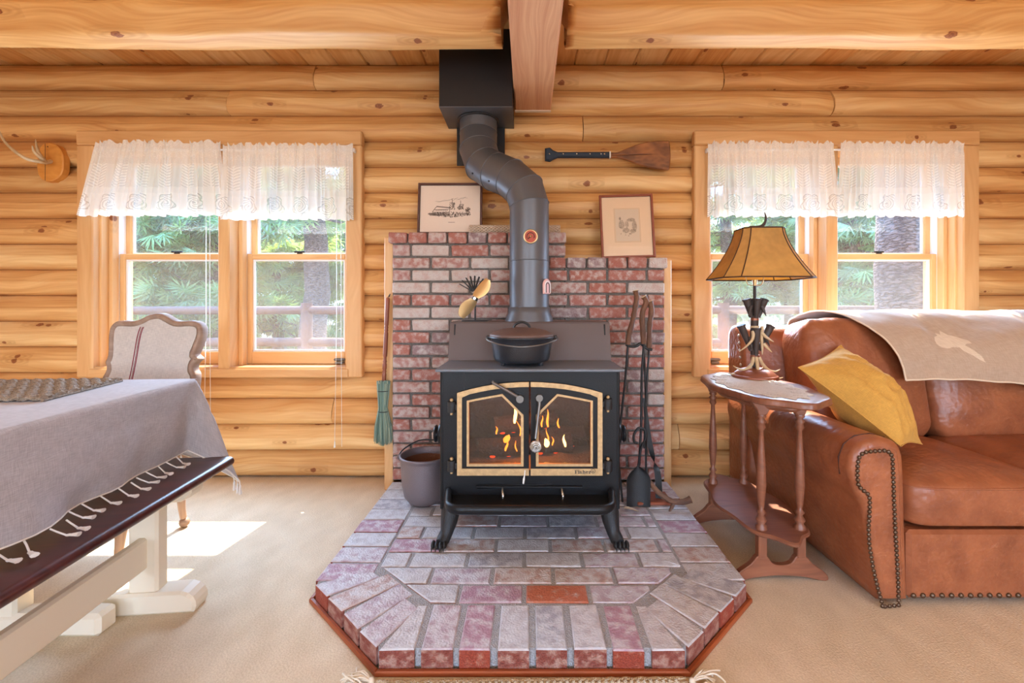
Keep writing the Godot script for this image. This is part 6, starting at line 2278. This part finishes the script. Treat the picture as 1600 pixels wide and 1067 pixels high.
func build_rug() -> void:
	var t := thing("fringed_rug", "cream woven rug with knotted fringe on the carpet in front of the hearth", "rug", V(0.03, 0, 1.0))
	var x0 := -0.405
	var x1 := 0.425
	var n := 36
	for i in n:
		var d := 1.194 - i * 0.0135
		var st := S()
		var pts := []
		for j in 42:
			var u := j / 41.0
			pts.append(V(lerpf(x0, x1, u), 0.008 + 0.0016 * sin(j * 2.9 + i * 1.5), d + 0.012 * u))
		tube(st, pts, 0.0072, 6)
		part("weave_row", st, M.rug, t)
	part("backing", slab(x0 + 0.01, x1 - 0.01, 0.0, 0.005, 0.72, 1.195, 0.001), M.rug, t)
	# beaded border rows
	for d in [1.182, 1.146]:
		var st := S()
		for j in 46: ball(st, V(lerpf(x0 + 0.03, x1 - 0.03, j / 45.0), 0.0145, d + 0.012 * j / 45.0), 0.0055, 8)
		part("beaded_row", st, M.rug, t)
	var g := RandomNumberGenerator.new()
	g.seed = 33
	for s in [-1.0, 1.0]:
		for i in 14:
			var d := 1.190 - i * 0.034
			var e := V(x0 if s < 0 else x1, 0.012, d)
			var st := S()
			ball(st, e + Vector3(s * 0.012, 0.004, 0), 0.010, 8)
			for k in 9:
				var a := g.randf_range(-1.0, 1.0)
				var l := g.randf_range(0.05, 0.085)
				var p1 := e + Vector3(s * (0.015 + l * 0.4), 0.014 + g.randf() * 0.008, a * 0.018)
				var p2 := e + Vector3(s * (0.015 + l * 0.75), 0.008 + g.randf() * 0.012, a * 0.035 + g.randf_range(-0.012, 0.012))
				var p3 := e + Vector3(s * (0.015 + l), 0.004, a * 0.05 + g.randf_range(-0.015, 0.015))
				tube(st, spline([e + Vector3(s * 0.010, 0.004, 0), p1, p2, p3], 3), 0.0026, 5)
			part("fringe_knot", st, M.fringe, t)


# ---------------------------------------------------------------- things on the wall and the brick ledges

func ink(im: Image, a: Vector2, b: Vector2, c: Color, w := 1.0) -> void:
	var n := int(a.distance_to(b)) + 1
	for i in n + 1:
		var p := a.lerp(b, float(i) / n)
		for dx in range(-int(w), int(w) + 1):
			for dy in range(-int(w), int(w) + 1):
				var q := Vector2i(int(p.x) + dx, int(p.y) + dy)
				if q.x >= 0 and q.y >= 0 and q.x < im.get_width() and q.y < im.get_height():
					im.set_pixelv(q, im.get_pixelv(q).lerp(c, c.a))


# pen drawing of a long arcaded building with two towers
func print_building() -> Image:
	var im := picture(420, 340, func(_u: float, _v: float) -> Color: return C(232, 208, 188), 0.0)
	var g := RandomNumberGenerator.new()
	g.seed = 3
	var k := Color(C(58, 38, 28), 0.8)
	var s := 0.42           # from the measured picture to pixels
	var P := func(x: float, y: float) -> Vector2: return Vector2((x - 210) * s, (y - 185) * 0.43)
	for l in [[460, 570, 490, 538], [490, 538, 700, 560], [490, 548, 690, 566], [440, 600, 680, 590], [420, 640, 690, 640], [370, 690, 700, 700], [700, 560, 700, 690], [460, 570, 410, 640]]:
		ink(im, P.call(l[0], l[1]), P.call(l[2], l[3]), k, 1.0)
	for i in 20: ink(im, P.call(450 + i * 13, 650 + g.randf() * 6), P.call(450 + i * 13 + g.randf_range(-3, 3), 690), Color(k, 0.7), 1.0)
	for i in 14: ink(im, P.call(470 + i * 15, 598), P.call(474 + i * 15, 612), Color(k, 0.35), 1.0)
	for tw in [[740, 470, 790, 590], [885, 505, 930, 600]]:
		for i in 60:
			var x := g.randf_range(tw[0] - 40, tw[2])
			var y := g.randf_range(tw[1], tw[3])
			ink(im, P.call(x, y), P.call(x + g.randf_range(-14, 14), y + g.randf_range(-16, 16)), Color(k, 0.75), 1.0)
		ink(im, P.call(tw[0], tw[1] - 60), P.call(tw[0] + 2, tw[1]), k, 1.0)
	for i in 420:
		var x := g.randf_range(350, 1050)
		var y := 670.0 + g.randf_range(-40, 60) * (1.0 - absf(x - 700) / 500.0)
		ink(im, P.call(x, y), P.call(x + g.randf_range(-9, 9), y + g.randf_range(-12, 12)), Color(k, g.randf_range(0.25, 0.8)), 1.0)
	for i in 40:
		var a := g.randf() * TAU
		ink(im, P.call(1010, 610), P.call(1010 + cos(a) * 45, 610 + sin(a) * 55), Color(k, 0.2), 1.0)
	for i in 16: ink(im, P.call(460 + i * 32, 470 - i * 4 + g.randf_range(-25, 15)), P.call(520 + i * 32, 455 - i * 4 + g.randf_range(-25, 15)), Color(k, 0.10), 1.0)
	ink(im, P.call(685, 812), P.call(790, 812), Color(k, 0.5), 1.0)
	return im


# etching of two small furry animals facing each other
func print_animals() -> Image:
	var im := picture(256, 330, func(_u: float, _v: float) -> Color: return C(208, 182, 154), 0.0)
	var g := RandomNumberGenerator.new()
	g.seed = 8
	var k := Color(C(74, 58, 46), 0.5)
	var P := func(x: float, y: float) -> Vector2: return Vector2((x - 315) * 0.76, (y - 310) * 0.79)
	for b in [[400, 510, 42, 60, 700], [460, 590, 50, 34, 500], [380, 430, 14, 22, 150], [475, 510, 26, 48, 300], [585, 530, 34, 70, 700], [540, 450, 60, 22, 450], [560, 600, 44, 28, 350], [520, 635, 18, 8, 80], [450, 648, 8, 5, 20], [495, 660, 8, 5, 20], [385, 632, 9, 5, 20]]:
		for i in b[4]:
			var a := g.randf() * TAU
			var r := sqrt(g.randf())
			var x: float = b[0] + cos(a) * r * b[2]
			var y: float = b[1] + sin(a) * r * b[3]
			ink(im, P.call(x, y), P.call(x + g.randf_range(-8, 8), y + g.randf_range(-8, 8)), Color(k, g.randf_range(0.25, 0.6)), 0.0)
	return im


# a framed picture standing at base, leaning back; size is the outside of the frame
func framed(called: String, label: String, base: Vector3, size: Vector2, roll: float, frame: Material, mat_color: Color, art: Image, art_box: Rect2, inner_mat := false) -> void:
	var t := thing(called, label, "picture", base, "pictures on the brick ledge")
	var turn := Basis(Vector3.BACK, roll) * Basis(Vector3.RIGHT, -0.10)
	var b := func(x0: float, y0: float, x1: float, y1: float, z0: float, z1: float, m: Material, nm: String, par: Node) -> MeshInstance3D:
		return part(nm, bx(base + turn * Vector3((x0 + x1) / 2, (y0 + y1) / 2, (z0 + z1) / 2), Vector3(x1 - x0, y1 - y0, absf(z1 - z0)), 0.0015, turn), m, par)
	var w := size.x / 2
	var fw := 0.012
	b.call(-w, 0, -w + fw, size.y, 0, 0.018, frame, "frame_side", t)
	b.call(w - fw, 0, w, size.y, 0, 0.018, frame, "frame_side", t)
	b.call(-w + fw, 0, w - fw, fw, 0, 0.018, frame, "frame_rail", t)
	b.call(-w + fw, size.y - fw, w - fw, size.y, 0, 0.018, frame, "frame_rail", t)
	var mm := mat(mat_color, 0.9)
	var pm: MeshInstance3D = b.call(-w + fw, fw, w - fw, size.y - fw, 0.001, 0.006, mm, "paper_mat", t)
	if inner_mat:
		b.call(-w + art_box.position.x - 0.008, art_box.position.y - 0.008, -w + art_box.end.x + 0.008, art_box.end.y + 0.008, 0.005, 0.0075, mat(mat_color.darkened(0.06), 0.9), "plate_mark", pm)
	var st := S(false)
	var p := func(x: float, y: float) -> Vector3: return base + turn * Vector3(-w + x, y, 0.0085)
	var r := art_box
	var quad := [p.call(r.position.x, r.end.y), p.call(r.end.x, r.end.y), p.call(r.end.x, r.position.y), p.call(r.position.x, r.position.y)]
	quad_out(st, quad[0], quad[1], quad[2], quad[3], base + turn * Vector3(0, size.y / 2, -0.2), [Vector2(0, 0), Vector2(1, 0), Vector2(1, 1), Vector2(0, 1)])
	part("print", st, mat(Color.WHITE, 0.9, ImageTexture.create_from_image(art)), pm, "sepia ink drawing")
	b.call(-w + fw, fw, w - fw, size.y - fw, 0.012, 0.0135, M.picture_glass, "glass", t)


func build_wall_things() -> void:
	# pictures
	var k := 2.56 / F
	framed("framed_print", "dark framed pen drawing of a towered building standing left of the stovepipe", V((704.0 - VX) * k, HT + 20 * 0.0676 + 0.001, 2.54), Vector2(0.366, 0.298), 0.0, M.frame_dark, C(232, 208, 188), print_building(), Rect2(0.014, 0.014, 0.338, 0.270))
	framed("framed_print", "reddish framed etching of two small animals standing right of the stovepipe", V((980.0 - VX) * k, HT + 18 * 0.0676 + 0.002, 2.53), Vector2(0.304, 0.366), 0.028, M.frame_red, C(226, 190, 152), print_animals(), Rect2(0.088, 0.098, 0.132, 0.182), true)
	# cholla skeleton: two sets of crossing ribs round a hollow
	var y := HT + 20 * 0.0676 + 0.024
	var ct := thing("cactus_wood", "pale hollow cactus wood stick full of holes lying behind the stovepipe", "driftwood", V(-0.05, y - 0.024, 2.50))
	var st := S()
	for s in [-1.0, 1.0]:
		for i in 9:
			var pts := []
			for j in 61:
				var u := j / 60.0
				var a: float = TAU * i / 9.0 + s * u * 17.0
				pts.append(V(lerpf(-0.325, 0.178, u), y + sin(a) * 0.0215, 2.50 + cos(a) * 0.0215))
			tube(st, pts, 0.0042, 5)
	part("lattice", st, M.cholla, ct)
	# magnetic thermometer and small arch magnet on the pipe
	var tc := V((829.0 - VX) * 2.15 / F, EYE - (369.5 - VY) * 2.15 / F, 2.1495)
	var th := thing("stove_thermometer", "round brass and red magnetic thermometer on the stovepipe", "thermometer", tc)
	var face := Basis(Vector3.RIGHT, Vector3(0, 0, 1), Vector3(0, -1, 0))
	part("rim", lt([Vector2(0.0, 0.0), Vector2(0.035, 0.0), Vector2(0.035, 0.004), Vector2(0.032, 0.007), Vector2(0.029, 0.006)], tc, 32, face), M.brass_bright, th)
	part("dial", lt([Vector2(0.029, 0.005), Vector2(0.0, 0.005)], tc, 32, face), M.dial_red, th, "red dial")
	var arc := []
	for i in 17:
		var a := lerpf(-0.5, PI + 0.5, i / 16.0)
		arc.append(tc + Vector3(cos(a) * 0.018, sin(a) * 0.018, 0.006))
	part("dial_band", tb(arc, 0.0042, 6, true, 0.4), M.dark_iron, th, "black scale arc")
	part("hub", bl(tc + Vector3(0, 0, 0.007), 0.006, 12), M.brass_bright, th)
	part("pointer", tb([tc + Vector3(0, 0, 0.008), tc + Vector3(-0.014, -0.014, 0.008)], 0.0018, 6), M.dark_iron, th)
	var ang := 0.92
	var mc := V(0.0065 + 0.1 * sin(ang), EYE - (448.0 - VY) * 2.2 / F, 2.25 - 0.1 * cos(ang))
	var mg := thing("arch_magnet", "small pink magnet shaped like an arch on the side of the stovepipe", "magnet", mc)
	var out := Basis(Vector3.UP, ang)
	var arch := PackedVector2Array([Vector2(-0.028, -0.036), Vector2(0.028, -0.036)])
	for i in 13: arch.append(Vector2(cos(PI * i / 12) * 0.030, 0.006 + sin(PI * i / 12) * 0.032))
	part("plate", pr(arch, 0.0, 0.012, mc, out, 0.003), M.pink, mg)
	for r in [0.022, 0.014]:
		var l := [mc + out * Vector3(-r, -0.030, 0.0125)]
		for i in 11: l.append(mc + out * Vector3(-cos(PI * i / 10) * r, 0.004 + sin(PI * i / 10) * r, 0.0125))
		l.append(mc + out * Vector3(r, -0.030, 0.0125))
		part("arch_line", tb(l, 0.0022, 6), M.dark_iron if r < 0.02 else M.white, mg)
	# wooden paddle
	var d := 2.612
	var q := func(x: float, yy: float) -> Vector3: return at(530.0 + x / 2.963, yy / 2.963, d)
	var pd := thing("wooden_paddle", "short wooden paddle with a dark blue grip hanging on the logs", "paddle", q.call(1250, 720))
	var gr := PackedVector2Array()
	for p in [[952, 692], [975, 688], [988, 700], [1010, 709], [1250, 708], [1250, 735], [1010, 734], [988, 744], [975, 752], [952, 748]]:
		var v: Vector3 = q.call(p[0], p[1])
		gr.append(Vector2(v.x, v.y))
	part("grip", pr(gr, -d, -d + 0.026, Vector3.ZERO, Basis.IDENTITY, 0.007), M.paddle_grip, pd)
	for x in [972, 1035, 1097, 1158, 1208, 1224]: part("bolt", bl((q.call(x, 720) as Vector3) + Vector3(0, 0, 0.027), 0.0055, 8), M.steel, pd)
	part("ferrule", slab((q.call(1248, 0) as Vector3).x, (q.call(1254, 0) as Vector3).x, (q.call(0, 737) as Vector3).y, (q.call(0, 706) as Vector3).y, d - 0.027, d, 0.003), M.white, pd, "white band")
	var bp := []
	for p in [[1254, 709], [1285, 708], [1330, 690], [1390, 668], [1450, 657], [1510, 655], [1526, 662], [1531, 720], [1526, 780], [1510, 790], [1450, 782], [1390, 768], [1330, 746], [1285, 735], [1254, 735]]:
		var v: Vector3 = q.call(p[0], p[1])
		bp.append(Vector2(v.x, v.y))
	part("blade", pr(PackedVector2Array(spline(bp, 3)), -d, -d + 0.016, Vector3.ZERO, Basis.IDENTITY, 0.005), M.paddle, pd)
	var spine := S()
	tube(spine, [(q.call(1255, 721) as Vector3) + Vector3(0, 0, 0.014), (q.call(1380, 719) as Vector3) + Vector3(0, 0, 0.015), (q.call(1480, 718) as Vector3) + Vector3(0, 0, 0.013)], [0.012, 0.008, 0.002], 10, true, 0.6)
	part("spine", spine, M.paddle, pd)
	# antlers on a plaque
	var a := func(x: float, yy: float, dd: float) -> Vector3: return at(x / 9.7, 190.0 + yy / 9.7, dd)
	var pl := thing("antler_mount", "pale antler on a split oval pine plaque left of the window", "wall mount", a.call(750, 900, 2.62))
	var ov := PackedVector2Array()
	for p in [[685, 318], [760, 315], [840, 345], [905, 410], [945, 500], [955, 610], [950, 720], [920, 800], [860, 860], [780, 900], [690, 905], [620, 870], [570, 800], [552, 700], [552, 600], [570, 490], [600, 390], [640, 340]]:
		var v: Vector3 = a.call(p[0], p[1], 2.60)
		ov.append(Vector2(v.x, v.y))
	part("plaque", pr(ov, -2.645, -2.600, Vector3.ZERO, Basis.IDENTITY, 0.005), M.plaque, pl)
	part("crack", tb([a.call(684, 325, 2.5995), a.call(686, 600, 2.5995), a.call(684, 895, 2.5995)], 0.0012, 5), M.antler_dark, pl, "dark split line")
	part("nail", bl(a.call(722, 380, 2.5985), 0.003, 8), M.dark_iron, pl)
	var mb := spline([a.call(772, 602, 2.60), a.call(690, 618, 2.56), a.call(600, 606, 2.52), a.call(400, 562, 2.47), a.call(210, 440, 2.44), a.call(70, 300, 2.43), a.call(5, 180, 2.43), a.call(-40, 90, 2.43)], 6)
	var mr := []
	for i in mb.size(): mr.append(lerpf(0.0115, 0.003, pow(float(i) / (mb.size() - 1), 1.3)))
	part("antler_beam", tb(mb, mr, 12), M.antler, pl)
	for tp in [[[700, 622, 2.57], [610, 545, 2.52], [515, 450, 2.49], [488, 365, 2.48]], [[690, 618, 2.57], [600, 500, 2.55], [560, 400, 2.54], [540, 270, 2.54]]]:
		var l := []
		for p in tp: l.append(a.call(p[0], p[1], p[2]))
		l = spline(l, 6)
		var rr := []
		for i in l.size(): rr.append(lerpf(0.0115, 0.002, pow(float(i) / (l.size() - 1), 1.6)))
		part("antler_tine", tb(l, rr, 10), M.antler, pl)
